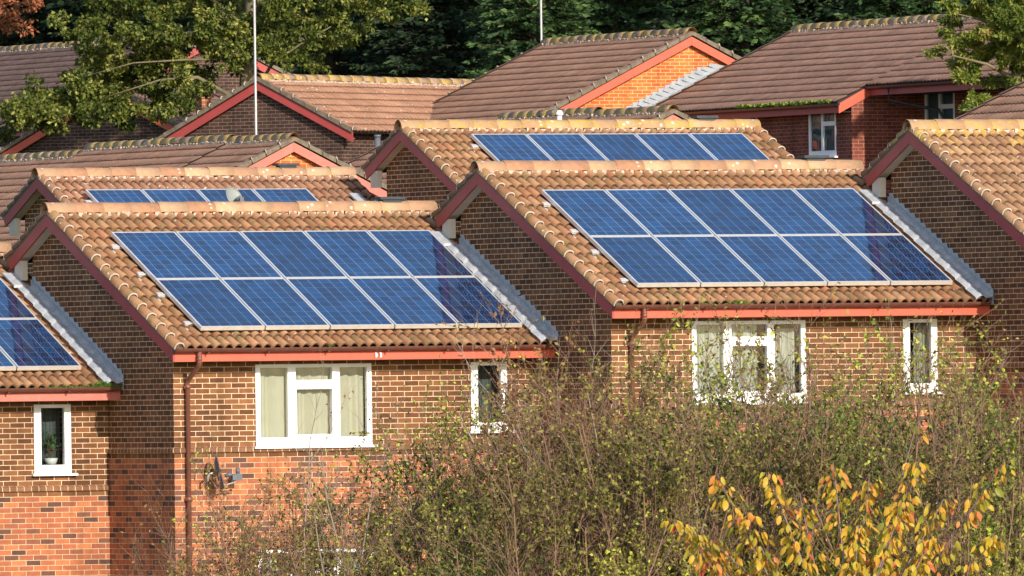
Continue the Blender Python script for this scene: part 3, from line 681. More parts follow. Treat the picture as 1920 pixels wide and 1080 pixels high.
gG = far_house('long_roofed_house', G0, Q, [(0, 2.9, -.04), (2.9, 9.8, 0), (9.8, 14.2, -.13), (14.2, 22, -.25)], 3.9, 4.3,
    'long brown-tiled roof at left behind the second row, lit orange gable with salmon barge boards', M['ftile'], M['orbrick'], M['shaded_orbrick'], -2.2, M['red2'], clips=True)
N0 = (39.226, 61.784, 5.13)
gN = far_house('long_roofed_house', N0, Q, [(0, 3.3, 0), (3.3, 7.6, .05), (7.6, 12, -.1)], 3.0, 4.0,
    'brown-tiled roof just showing over the upper middle ridge, tiny salmon gable at its right end', M['ftile'], M['orbrick'], M['shaded_orbrick'], -1.8, M['red2'])
H0 = (48.411, 78.978, 7.24)
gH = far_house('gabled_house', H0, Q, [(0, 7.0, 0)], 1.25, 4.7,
    'high brown-tiled house with bright orange brick gable and long red barge board, upper centre', M['ftile'], M['orbrick'], M['shaded_orbrick'], -.2, M['red'])
fr = (M['blind'], [(.02, .98, 1, 0)], .06)
I0 = (50.85, 78.85, 7.30)
def iy(wy): return wy - I0[1]
wz = lambda z: z - I0[2]
far_wins = [
    (iy(70.76), wz(4.43), iy(71.98), wz(5.40), 'double', fr, 3.30, 1),
    (iy(74.29), wz(4.45), iy(74.76), wz(5.42), 'single', None, 3.30, 1),
    (iy(76.5), wz(5.0), iy(77.6), wz(5.44), 'single', fr, 3.30, 1),
    (iy(68.35), wz(4.6), iy(69.66), wz(5.74), 'double', fr, 1.80, 0),
]
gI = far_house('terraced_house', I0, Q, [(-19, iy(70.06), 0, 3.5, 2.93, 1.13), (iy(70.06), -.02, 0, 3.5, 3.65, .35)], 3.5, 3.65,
    'shaded red brick house at upper right, wide brown roof with stepped eaves over two windows', M['ftile_m'], M['shaded_orbrick'], M['shaded_orbrick'], -.4, M['red'], windows=far_wins, end_gable=True, clips=False)
# lit red stub of barge where the eaves step, moss in its gutter, downpipe
t_ = MB(); xs_ = iy(70.06)
t_.prism([(2.78, -.22 - .485 * 2.78 - .02), (3.62, -.22 - .485 * 3.62 - .03), (3.62, -.05 - .485 * 3.62), (2.78, -.03 - .485 * 2.78)], xs_ - .05, xs_ - .02)
t_.build('barge_board', M['red'], gI)
p_ = MB(); yy = 2.93 + .03; zz = -.485 * 2.93 - .05
p_.tube([(xs_ - 1.0, yy, zz), (xs_ - 1.0, yy, zz - .3), (xs_ - 1.3, 1.95, zz - .5), (xs_ - 1.45, 1.88, zz - .75), (xs_ - 1.45, 1.88, zz - 6)], .036, 8)
p_.build('downpipe', M['dgutter'], gI)
# stepped lead between the orange gable and the roof below it
f = MB(); yv = H0[1] + .15 - .012
X0, X1 = 47.2, 49.25
rI = lambda X: I0[2] - .485 * (I0[0] - X)
k = 0; z = math.floor((rI(X0)) / .075) * .075
while z < rI(X1) - .05:
    xa = I0[0] - (I0[2] - z) / .485; xb = xa - .50; xc = xa + .155
    f.face([(xb, yv, z + .073), (xb - .0, yv, z + .0), (xa, yv, z + .0), (xc, yv, z + .073)], 0)
    f.face([(xb + .25, yv - .03, z + .1), (xa - .02, yv - .03, z + .02), (xa + .16, yv - .03, z + .1), (xb + .3, yv - .03, z + .16)], 0)
    z += .075
fl = f.build('lead_flashing', [M['leadd']], gH); fl.parent = gH; fl.matrix_parent_inverse = Matrix.Identity(4)
fl.rotation_euler = (0, 0, -Q); v_ = Matrix.Rotation(-Q, 4, 'Z') @ Vector((H0[0], H0[1], 0)); fl.location = (-v_.x, -v_.y, .2)
J0 = (40.55, 84.0, 6.42)
gJ = far_house('gabled_house', J0, R(32), [(0, 9.0, 0)], 2.4, 3.3,
    'house with shaded brick gable under red barge boards, behind the tall pole, its roof speckled', M['ftile_j'], M['shaded_brick'], M['shaded_brick'], -1.2, M['shaded_red'])
K0 = at(200, 162, 291)
gK = far_house('gabled_house', K0, R(32), [(0, 4, 0)], 3.2, 3.8,
    'house mostly hidden behind the big left tree, a length of red barge board showing', M['ftile_k'], M['shaded_brick'], M['shaded_brick'], -.6, M['red'])
M0 = at(400, 66, 308)
gM = far_house('gabled_house', M0, Q, [(0, 14, 0)], 4, 4.5,
    'shaded brown tiled roof at the far upper left behind the tree', M['ftile_k'], M['shaded_brick'], M['shaded_brick'], .4, M['shaded_red'], clips=False)
L0 = (31.4, 28.0, 5.95)
gL = far_house('gabled_house', L0, Q, [(-11, 0, 0)], 4, 4.6,
    'brown-tiled roof corner entering at the right edge behind the lichened roof', M['ftile'], M['shaded_orbrick'], M['shaded_orbrick'], -3.2, M['shaded_red'], clips=False)
# chimney (its own stack left of the dark gable)
ch = MB(); cp = at(382, 205, 287); zc = at(382, 166, 287).z
ch.box((cp.x - .12, cp.y - .16, 0), (cp.x + .12, cp.y + .16, zc - .22)); ch.box((cp.x - .17, cp.y - .20, zc - .22), (cp.x + .17, cp.y + .20, zc - .08)); ch.box((cp.x - .10, cp.y - .13, zc - .08), (cp.x + .10, cp.y + .13, zc))
o = ch.build('chimney', M['redbrick']); tag(o, 'small weathered brick chimney stack beside the tree, left of the dark gable', 'chimney')

# ------------------------------------------------------------------ small things on the buildings
def dish(name, loc, facing, r, label, m, arm=True, stem=.3, roof_stand=False):
    t = empty(name, loc); n = Vector(facing).normalized(); a = n.cross(Vector((0, 0, 1))).normalized(); b = a.cross(n)
    d = MB(); K = 20; rings = []
    for q in range(5):
        rr = r * q / 4; base = len(d.v)
        for i in range(K):
            th = 2 * math.pi * i / K; d.v.append(tuple(a * math.cos(th) * rr + b * math.sin(th) * rr * 1.08 + n * (rr * rr / r * .32)))
        rings.append(base)
    for q in range(4):
        for i in range(K): d.idx((rings[q] + i, rings[q] + (i + 1) % K, rings[q + 1] + (i + 1) % K, rings[q + 1] + i), 0, None, True)
    d.tube([a * math.cos(2 * math.pi * i / K) * r + b * math.sin(2 * math.pi * i / K) * r * 1.08 + n * (r * .32) for i in range(K + 1)], .008, 5, 0, False)
    d.build('dish', m, t)
    q = MB(); e = n * (r * 1.15) - b * (r * .35); q.tube([-b * r * .95 + n * .03, e - b * .12], .011, 6); q.build('arm', M['steel'], t)
    q = MB(); q.tube([e - n * .02, e - n * .13], [.032, .024], 10); q.box(e + Vector((-.03, -.03, -.09)), e + Vector((.03, .03, -.01))); q.build('receiver', M['dish'], t)
    q = MB(); q.tube([(0, 0, 0), -n * .07, -n * .10 + Vector((0, 0, -.03)), -n * .10 + Vector((0, 0, -stem))], .016, 8); q.build('bracket', M['steel'], t)
    tag(t, label, 'satellite dish'); return t
dish('satellite_dish', (3.36, 5.2, 2.38), (.35, -.9, .45), .15, 'pale satellite dish rising just above the ridge, in front of the four-panel row', M['dishw'], stem=.6)
dish('satellite_dish', (.68, .12, -1.56), (.90, -.36, .22), .22, 'grey satellite dish seen almost edge-on, on the wall beside the brown downpipe', M['dish'], stem=.1)
g_ = MB(); g_.tube([(1.03, .43, -1.66), (1.03, .30, -1.66), (1.06, .22, -1.62)], .014, 6); g_.box((1.02, .16, -1.68), (1.12, .24, -1.58)); g_.tube([(1.07, .2, -1.58), (1.07, .2, -1.5)], .03, 8)
o = g_.build('wall_lamp', M['dish']); tag(o, 'small grey bracket lamp on the red wall, right of the edge-on dish', 'lamp')
# two white cable clips on the fascia
for i, dx in enumerate((0, .07)):
    c_ = MB(); x_ = 3.13 + dx; c_.prism([(-.01, .10), (-.035, .08), (-.035, .04), (-.01, .02)], x_, x_ + .03)
    o = c_.build('cable_clip', M['white']); tag(o, ['left', 'right'][i] + ' one of two white clips on the red fascia above the curtained window', 'clip', 'white clips on the fascia')
# potted plant in the window at the left
pp = empty('potted_plant', (A0[0] + 5.17, A0[1] + YW + .16, A0[2] - .90))
q = MB(); q.tube([(0, 0, .0), (0, 0, .09)], [.075, .10], 14); q.build('pot', M['white'], pp)
q = MB(); rr = random.Random(3)
for i in range(9): q.tube([(0, 0, .08), (rr.uniform(-.05, .05), rr.uniform(-.02, .02), .2), (rr.uniform(-.12, .12), rr.uniform(-.04, .04), rr.uniform(.28, .42))], .004, 4)
q.build('stem', M['twig'], pp)
def small_leaves(parent, n, cx, box, size, mat, seed, name='leaves'):
    r = random.Random(seed); q = MB()
    for i in range(n):
        c = Vector((cx[0] + r.gauss(0, box[0]), cx[1] + r.gauss(0, box[1]), cx[2] + r.gauss(0, box[2]))); d = Vector((r.uniform(-1, 1), r.uniform(-1, 1), r.uniform(-1, 1))).normalized()
        s_ = d.cross(Vector((r.random(), r.random(), r.random() + .1))).normalized(); l_ = size * r.uniform(.6, 1.3)
        q.face([c - d * l_ * .5, c + s_ * l_ * .28, c + d * l_ * .5, c - s_ * l_ * .28])
    return q.build(name, mat, parent)
M['pleaf'] = plain('houseplant_leaf', (.05, .13, .04), .6, var=.5, scale=20)
small_leaves(pp, 90, (0, 0, .32), (.075, .04, .075), .07, M['pleaf'], 5)
tag(pp, 'green potted plant on the sill behind the small window at the left edge', 'plant')
# grass tufts in gutters
def tuft(loc, n, spread, h, seed, label, mat):
    r = random.Random(seed); q = MB()
    for i in range(n):
        b = Vector((r.gauss(0, spread), r.uniform(-.05, .04), 0)); d = Vector((r.gauss(0, .45), r.gauss(-.35, .4), 1)).normalized() * h * r.uniform(.5, 1.2) * max(.3, 1 - abs(b.x) / (spread * 3)); s_ = Vector((.006, .003, 0))
        m_ = b + d * .6; e = b + d * .9 + Vector((d.x * .4, d.y * .4 - .02, -h * .25)); q.face([b - s_, b + s_, m_ + s_ * .8, m_ - s_ * .8]); q.face([m_ - s_ * .8, m_ + s_ * .8, e])
    o = q.build('grass_tuft', mat, None, loc); tag(o, label, 'grass'); return o
M['grass'] = plain('gutter_grass', (.12, .22, .03), .7, var=.5, scale=12)
M['moss'] = plain('gutter_moss', (.17, .24, .02), .9, var=.4, scale=12)
vA = Vector(A0); vB = Vector(B0); vC = Vector(C0)
tuft(vA + Vector((5.70, -.07, .19)), 260, .13, .15, 1, 'thick green grass tuft in the gutter at the foot of the left flashing', M['grass'])
tuft(vA + Vector((5.15, -.07, .18)), 190, .22, .08, 2, 'low strip of green weeds in the gutter, left of the thick grass tuft', M['grass'])
tuft(vC + Vector((1.95, -.07, .18)), 190, .11, .11, 3, 'green grass tuft in the gutter above the twig-covered window', M['grass'])
tuft(vC + Vector((1.42, -.07, .18)), 60, .06, .06, 5, 'tiny green sprout in the gutter, left of the tuft over the twig-covered window', M['grass'])
tuft(vB + Vector((2.40, -.06, .2)), 60, .05, .06, 4, 'tiny green sprout in the gutter above the curtained window', M['grass'])
q = MB(); rr = random.Random(9)
for i in range(260):
    x_ = iy(rr.uniform(70.3, 74.6)); c0 = Vector((x_, 3.66 + rr.uniform(-.06, .05), -.485 * 3.65 + rr.uniform(-.0, .045))); s_ = .02 + rr.random() * .03
    q.box(c0 - Vector((s_, s_, s_ * .5)), c0 + Vector((s_, s_, s_ * .5)))
q.build('moss', M['moss'], gI)
# poles
def pole(px, py0, d, zb, label, r=.026):
    p = at(px, py0, d); q = MB(); top = at(px, -260, d).z; q.tube([(0, 0, 0), (0, 0, (top - zb) * .5), (0, 0, top - zb)], [r * 1.15, r, r * .9], 10)
    t = empty('antenna_mast', (p.x, p.y, zb)); q.build('pole', M['steel'], t)
    a = MB(); h = top - zb; a.tube([(-.5, 0, h - .1), (.5, 0, h - .1)], .012, 6)
    for i in range(9): x_ = -.45 + i * .11; a.tube([(x_, -.22, h - .1), (x_, .22, h - .1)], .006, 5)
    a.build('aerial', M['steel'], t); tag(t, label, 'mast'); return t
pole(480, 235, 260, -2, 'tall thin white pole standing in front of the dark gable under the left tree')
pole(1015, 65, 288, 0, 'thin grey pole rising behind the high roof against the conifers', .026)
# terminal on the middle roof, small pipe by the far gutter
q = MB(); p_ = at(1049, 222, 249.2); q.tube([(0, 0, -.3), (0, 0, .06)], .05, 10); q.tube([(0, 0, .06), (0, 0, .10), (0, 0, .16)], [.075, .08, .04], 12)
o = q.build('flue_terminal', M['white'], None, p_); tag(o, 'small white flue terminal on the ridge just above the upper middle roof', 'flue')
q = MB(); p_ = at(708, 268, 262); q.tube([(0, 0, -2.2), (0, 0, .12)], .06, 10); q.tube([(0, 0, .12), (0, 0, .17)], .075, 10)
o = q.build('vent_pipe', M['dish'], None, p_); tag(o, 'grey soil vent pipe standing by the dark gutter left of the upper middle gable', 'pipe')

# ------------------------------------------------------------------ ground
def gz(x, y):
    z = -5.1 + .092 * max(-22, min(60, x)) - .1
    if y > 95: z += (y - 95) * .10
    return z
mb = MB(); gx = [-400, -200, -120, -90, -60, -40, -22, 0, 20, 40, 60, 90, 140, 240, 500]; gy = [-400, -250, -180, -120, -60, -20, 0, 20, 40, 60, 80, 95, 120, 160, 240, 400, 700]
for i in range(len(gx) - 1):
    for j in range(len(gy) - 1):
        q = [(gx[i], gy[j]), (gx[i + 1], gy[j]), (gx[i + 1], gy[j + 1]), (gx[i], gy[j + 1])]; mb.face([(x, y, gz(x, y)) for x, y in q], 0, q, True)
m, t, p = nodes('rough_grass'); n_ = noise(t, .6, 8, .7); c = ramp(t, n_, [(.3, (.035, .05, .015)), (.6, (.075, .09, .03)), (.8, (.12, .10, .05))]); t.links.new(c, p.inputs['Base Color']); p.inputs['Roughness'].default_value = 1
o = mb.build('ground', m); tag(o, kind='structure')

# ------------------------------------------------------------------ vegetation
rng = np.random.default_rng(11)
def unit(v): return v / (np.linalg.norm(v, axis=-1, keepdims=True) + 1e-9)
def mesh_np(name, V, Fq, mats, attr=None, matidx=None, parent=None, smooth=False, loc=None):
    me = bpy.data.meshes.new(name); k = Fq.shape[1]
    me.vertices.add(len(V)); me.vertices.foreach_set('co', V.astype(np.float32).ravel())
    me.loops.add(Fq.size); me.loops.foreach_set('vertex_index', Fq.astype(np.int32).ravel())
    me.polygons.add(len(Fq)); me.polygons.foreach_set('loop_start', np.arange(0, Fq.size, k, dtype=np.int32)); me.polygons.foreach_set('loop_total', np.full(len(Fq), k, dtype=np.int32))
    for mm in (mats if isinstance(mats, list) else [mats]): me.materials.append(mm)
    if smooth: me.polygons.foreach_set('use_smooth', np.ones(len(Fq), dtype=bool))
    if attr is not None:
        a = me.attributes.new('v', 'FLOAT', 'POINT'); a.data.foreach_set('value', attr.astype(np.float32))
    me.update(); me.validate()
    o = bpy.data.objects.new(name, me); col.objects.link(o)
    if parent is not None: o.parent = parent
    if loc is not None: o.location = loc
    return o
def leaves_np(C, Dr, L, W, val, curl=.25):
    """folded leaves: 2 quads (6 verts) each along direction Dr"""
    n = len(C); Dr = unit(Dr); up_ = unit(rng.normal(size=(n, 3))); S = unit(np.cross(Dr, up_)); N = np.cross(Dr, S)
    L = L[:, None]; W = W[:, None]
    a = C; b = C + Dr * L; m1 = C + Dr * L * .5 + N * L * curl * .35
    l = C + Dr * L * .45 + S * W * .5 - N * W * .12; r = C + Dr * L * .45 - S * W * .5 - N * W * .12
    V = np.stack([a, l, b, m1, r], 1).reshape(-1, 3); i = np.arange(n)[:, None] * 5
    F_ = np.concatenate([i + np.array([[0, 1, 2, 3]]), i + np.array([[0, 3, 2, 4]])], 0)
    return V, F_, np.repeat(val, 5)
def segs_np(P0, P1, R0, R1, k=3):
    n = len(P0); d = unit(P1 - P0); a = unit(np.cross(d, np.tile([.3, .2, .93], (n, 1)))); b = np.cross(d, a); V = []
    for P, Rr in ((P0, R0), (P1, R1)):
        for j in range(k):
            th = 2 * math.pi * j / k; V.append(P + (a * math.cos(th) + b * math.sin(th)) * Rr[:, None])
    V = np.stack(V, 1).reshape(-1, 3); i = np.arange(n)[:, None] * 2 * k
    F_ = np.concatenate([i + np.array([[j, (j + 1) % k, k + (j + 1) % k, k + j]]) for j in range(k)], 0)
    return V, F_
def grow(starts, dirs, lens, rads, nseg=4, wob=.25, upb=.12):
    """bend polylines: returns list of node arrays (n, nseg+1, 3), radii (n,nseg+1)"""
    n = len(starts); P = [starts]; d = unit(dirs); st = (lens / nseg)[:, None]
    for s in range(nseg):
        d = unit(d + rng.normal(size=(n, 3)) * wob * .5 + np.array([0, 0, upb])); P.append(P[-1] + d * st)
    P = np.stack(P, 1); t = np.linspace(0, 1, nseg + 1)[None]; Rr = rads[:, None] * (1 - .72 * t)
    return P, Rr
def children(P, Rr, per, t0, ang, lens_f, rad_f):
    n, k, _ = P.shape; idx = np.repeat(np.arange(n), per); t = rng.uniform(t0, 1, len(idx)) * (k - 1); i = np.minimum(t.astype(int), k - 2); f = (t - i)[:, None]
    a = P[idx, i]; b = P[idx, i + 1]; S = a * (1 - f) + b * f; d = unit(b - a); side = unit(np.cross(d, rng.normal(size=d.shape)))
    an = rng.uniform(ang[0], ang[1], len(idx))[:, None]; D = d * np.cos(an) + side * np.sin(an)
    return S, D, rng.uniform(lens_f[0], lens_f[1], len(idx)), Rr[idx, i] * rad_f, idx
def flat(P, Rr):
    return P[:, :-1].reshape(-1, 3), P[:, 1:].reshape(-1, 3), Rr[:, :-1].ravel(), Rr[:, 1:].ravel()
SHRUB_LEAF = {
    'olive': leaf_mat('olive_autumn_leaf', [(0, (.10, .09, .025)), (.35, (.21, .19, .045)), (.62, (.32, .30, .055)), (.85, (.46, .48, .07)), (1, (.64, .68, .09))]),
    'green': leaf_mat('green_bush_leaf', [(0, (.045, .085, .018)), (.45, (.14, .20, .035)), (.8, (.27, .34, .05)), (1, (.52, .58, .07))]),
    'rust': leaf_mat('rusty_leaf', [(0, (.17, .08, .04)), (.5, (.34, .18, .08)), (.85, (.44, .30, .09)), (1, (.60, .55, .08))]),
}
def shrub_mesh(kind, seed, h=4.6, nst=13, spread=.36, leafn=14, leaf_t=.0, lsize=.052, sec=13, ter=9):
    global rng
    rng = np.random.default_rng(seed)
    a = rng.uniform(0, 2 * math.pi, nst); tl = rng.uniform(.03, spread, nst)
    st = np.stack([np.cos(a) * .25 * rng.random(nst), np.sin(a) * .25 * rng.random(nst), np.zeros(nst)], 1)
    D = np.stack([np.cos(a) * np.sin(tl), np.sin(a) * np.sin(tl), np.cos(tl)], 1)
    P1, R1 = grow(st, D, h * rng.uniform(.72, 1.0, nst), rng.uniform(.018, .032, nst), 8, .16, .05)
    S, Dd, L, Rr, _ = children(P1, R1, sec, .22, (.35, .85), (.5, 1.25), .62); P2, R2 = grow(S, Dd, L, np.maximum(Rr, .006), 5, .22, .10)
    S, Dd, L, Rr, _ = children(P2, R2, ter, .15, (.4, 1.0), (.18, .55), .6); P3, R3 = grow(S, Dd, L, np.maximum(Rr, .0042), 3, .3, .08)
    parts = [segs_np(*flat(P1, R1), 5), segs_np(*flat(P2, R2), 3), segs_np(*flat(P3, R3), 3)]
    off = 0; Vs, Fs = [], []
    for V, F_ in parts: Vs.append(V); Fs.append(F_ + off); off += len(V)
    tw = (np.concatenate(Vs), np.concatenate(Fs))
    n3 = len(P3); idx = np.repeat(np.arange(n3), leafn); t = rng.uniform(.1, 1, len(idx)) * 3; i = np.minimum(t.astype(int), 2); f = (t - i)[:, None]
    C = P3[idx, i] * (1 - f) + P3[idx, i + 1] * f; keep = rng.random(len(C)) < (.25 + .75 * np.clip(1.15 - C[:, 2] / h, 0, 1) ** .8)
    # patchy foliage: whole sprays keep or drop their leaves
    patch = (np.sin(C[:, 0] * 4.1 + seed) + np.sin(C[:, 2] * 4.7 + seed * 2) + np.sin(C[:, 1] * 3.3)) * 1.25 + rng.normal(size=len(C)) * .5 + rng.normal(size=n3)[idx] * .6
    keep &= patch > -1.3 + leaf_t; C = C[keep]; n = len(C)
    Dr = rng.normal(size=(n, 3)) + np.array([0, 0, -.25]); sz = rng.uniform(.6, 1.35, n) * lsize
    val = np.clip(.44 + .20 * np.sin(C[:, 0] * 2.2 + seed) + .16 * np.sin(C[:, 2] * 3) + rng.normal(size=n) * .24, 0, 1)
    return tw, leaves_np(C, Dr, sz, sz * .62, val)
protos = {}
def shrub(key, kind, px, ytop, d, label, rot=0, hs=1.0, twm='twig', cat='shrub', **kw):
    top = at(px, ytop, d); z0 = gz(top.x, top.y)
    t = empty('shrub', (top.x, top.y, z0), rot)
    if key not in protos:
        tw, lf = shrub_mesh(kind, hash_(key), **kw)
        o1 = mesh_np('stems', tw[0], tw[1], M[twm]); o2 = mesh_np('foliage', lf[0], lf[1], SHRUB_LEAF[kind], lf[2])
        zmax = np.percentile(tw[0][:, 2], 99.9); protos[key] = (o1, o2, zmax)
    else:
        o1, o2 = protos[key][0].copy(), protos[key][1].copy(); col.objects.link(o1); col.objects.link(o2)
    s = (top.z - z0) / protos[key][2]
    for o in (o1, o2): o.parent = t; o.scale = (s * hs, s * hs, s)
    tag(t, label, cat, 'shrubs of the thicket in front of the houses'); return t
def hash_(s): return sum(ord(c) * (i + 3) for i, c in enumerate(s)) % 9973
shrub('a', 'olive', 560, 800, 160, 'sparse olive shrub in front of the curtained window, leftmost of the dense ones', .3)
shrub('b', 'rust', 430, 830, 157, 'nearly bare reddish twiggy shrub below the edge-on satellite dish', 1.0, leaf_t=.6, sec=11, nst=9, leafn=11)
shrub('b', 'rust', 290, 900, 156, 'low bare twiggy shrub at the foot of the shaded wall, leftmost of all', 2.4)
shrub('c', 'green', 880, 700, 159, 'dense green-leaved shrub below the small dark window left of centre', 1.9, leafn=16)
shrub('a', 'olive', 740, 765, 163, 'olive shrub right of the curtained window, left of the green one', 2.0)
shrub('d', 'rust', 1070, 560, 162, 'tall bare twiggy shrub reaching the eaves where two roofs step', .5, leaf_t=.3, sec=12, nst=12, spread=.28, leafn=12)
shrub('d', 'rust', 1000, 620, 158, 'brownish twiggy shrub between the small dark window and the tall bare one', 2.9)
shrub('a', 'olive', 1180, 570, 160, 'yellow-olive shrub left of the twig-covered big window', 4.0)
shrub('c', 'green', 1370, 575, 158, 'green-leaved shrub in front of the twig-covered big window', .2)
shrub('e', 'olive', 1470, 555, 163, 'tall thin shrub with yellow leaves rising over the twig-covered window to the gutter', .9, leafn=6, nst=11, spread=.25, leaf_t=.5)
shrub('e', 'olive', 1610, 560, 161, 'tall thin yellowish shrub between the two right-hand upper windows', 3.3)
shrub('c', 'green', 1540, 600, 156, 'leafy green shrub low in front, behind the orange cherry leaves', 3.5)
shrub('a', 'olive', 1720, 585, 159, 'olive shrub below the small window at far right', 5.2)
shrub('d', 'rust', 1850, 590, 160, 'reddish-brown twiggy shrub at the right edge against the dark gable wall', 4.4)
shrub('c', 'green', 1900, 600, 157, 'green-leaved shrub at the lower right corner', 1.2)
shrub('f', 'olive', 1280, 625, 154, 'dense olive shrub in front of the centre-right thicket', .7, leafn=17, nst=14, spread=.45)
shrub('f', 'olive', 1010, 700, 153, 'dense olive shrub low in the centre of the thicket', 2.2)
shrub('f', 'olive', 700, 900, 154, 'dense olive shrub at the bottom, below the curtained window', 4.1)
shrub('f', 'green', 1760, 670, 153, 'dense mixed shrub low at right behind the cherry', 5.5)
shrub('a', 'olive', 480, 930, 154, 'low olive shrub at the bottom left of the thicket', 1.5)
shrub('c', 'green', 860, 900, 153, 'dark green shrub at the bottom, left of the centre', 5.0)

for i, (px, yt, lab) in enumerate([(1100, 545, 'bare grey-twigged shrub whose tips cross the shaded red verge board'), (1265, 575, 'bare twiggy shrub reaching the red fascia left of the twig-covered window'),
        (1430, 560, 'thin bare shrub crossing the fascia over the twig-covered window'), (1690, 580, 'thin bare shrub in front of the small right-hand upper window'), (645, 655, 'thin bare grey shrub in front of the right pane of the curtained window'), (905, 640, 'thin bare shrub before the small dark window left of centre')]):
    shrub('g', 'rust', px, yt, 158 + i % 3, lab, i * 1.1, .9, 'twig2', leaf_t=1.6, leafn=4, sec=7, ter=6, nst=8, spread=.26)
shrub('f', 'olive', 1450, 650, 155, 'dense olive shrub under the right half of the twig-covered window', 3.0)
shrub('f', 'olive', 1130, 640, 157, 'dense olive shrub at the corner of the right-hand house', 1.9)
# cherry with big hanging orange and yellow leaves, nearer than the thicket
def cherry():
    global rng
    rng = np.random.default_rng(77); d0 = 96
    base = at(1590, 1400, d0); zg = gz(base.x, base.y); t = empty('cherry_tree', (base.x, base.y, zg))
    tips = [(1262, 975), (1310, 1030), (1290, 985), (1345, 890), (1440, 885), (1500, 930), (1562, 868), (1630, 895), (1690, 940), (1722, 865), (1770, 935), (1885, 862), (1865, 1000), (1400, 960), (1610, 985), (1660, 1000), (1330, 1010), (1720, 790), (1748, 1010)]
    fork = Vector((base.x, base.y, at(1590, 1190, d0).z)); P = []; Rr = []
    q = MB(); q.tube([(0, 0, 0), (.03, 0, (fork.z - zg) * .5), (0, 0, fork.z - zg)], [.075, .06, .045], 10); q.build('trunk', M['shoot'], t)
    C = []; D = []
    for i, (px, py) in enumerate(tips):
        tip = at(px, py, d0 + rng.uniform(-.8, .8)); f0 = fork + Vector((0, 0, -rng.uniform(0, .5))); n = 12; pts = []
        for k in range(n + 1):
            s = k / n; p = f0.lerp(tip, s); lat = math.sin(s * math.pi) * .12 * (1 if i % 2 else -1); pts.append(np.array([p.x + (tip.x - f0.x) * (s ** .75 - s) + lat * .4, p.y + lat, p.z]))
        pts = np.array(pts); P.append(pts); Rr.append(np.linspace(.013, .003, n + 1))
        nl = 92 if py > 830 else 6
        for k in range(nl):
            s = 1 - rng.random() ** 1.25 * .62 if nl > 10 else rng.uniform(.93, 1); x = s * n; a = min(int(x), n - 1); p = pts[a] * (1 - (x - a)) + pts[a + 1] * (x - a)
            for _ in range(1):
                an = rng.uniform(0, 2 * math.pi); o = np.array([math.cos(an), math.sin(an), 0]) * rng.uniform(.01, .10)
                C.append(p + o); D.append([math.cos(an) * .55, math.sin(an) * .55, -rng.uniform(.5, 1.3)])
    P = np.array(P); Rr = np.array(Rr); V, F_ = segs_np(*flat(P, Rr), 5); org = np.array([base.x, base.y, zg])
    mesh_np('branches', V - org, F_, M['shoot'], parent=t)
    C = np.array(C); D = np.array(D); n = len(C); L = rng.uniform(.045, .10, n); val = np.clip(rng.normal(.50, .27, n), 0, 1)
    # leaves in four strips for a curved blade
    Dn = unit(D); S = unit(np.cross(Dn, rng.normal(size=(n, 3)))); N = np.cross(Dn, S); W = L * rng.uniform(.42, .56, n)
    rows = []
    for f_, w_, c_ in ((0, .02, 0), (.18, .7, .05), (.45, 1, .10), (.75, .72, .08), (1, .02, -.02)):
        ctr = C + Dn * (L * f_)[:, None] + N * (L * c_)[:, None]; rows += [ctr + S * (W * w_ * .5)[:, None] - N * (W * w_ * .15)[:, None], ctr, ctr - S * (W * w_ * .5)[:, None] - N * (W * w_ * .15)[:, None]]
    V = np.stack(rows, 1).reshape(-1, 3) - org; i = np.arange(n)[:, None] * 15; Fs = []
    for r_ in range(4):
        for c_ in range(2): a = r_ * 3 + c_; Fs.append(i + np.array([[a, a + 1, a + 4, a + 3]]))
    lm = leaf_mat('orange_yellow_cherry_leaf', [(0, (.24, .25, .035)), (.25, (.46, .36, .04)), (.5, (.64, .42, .04)), (.74, (.64, .31, .045)), (.93, (.58, .18, .06)), (1, (.52, .11, .05))], .35, .45)
    mesh_np('foliage', V, np.concatenate(Fs), lm, np.repeat(val, 15), parent=t, smooth=True)
    tag(t, 'young cherry tree with hanging orange and yellow leaves at the lower right', 'tree')
cherry()

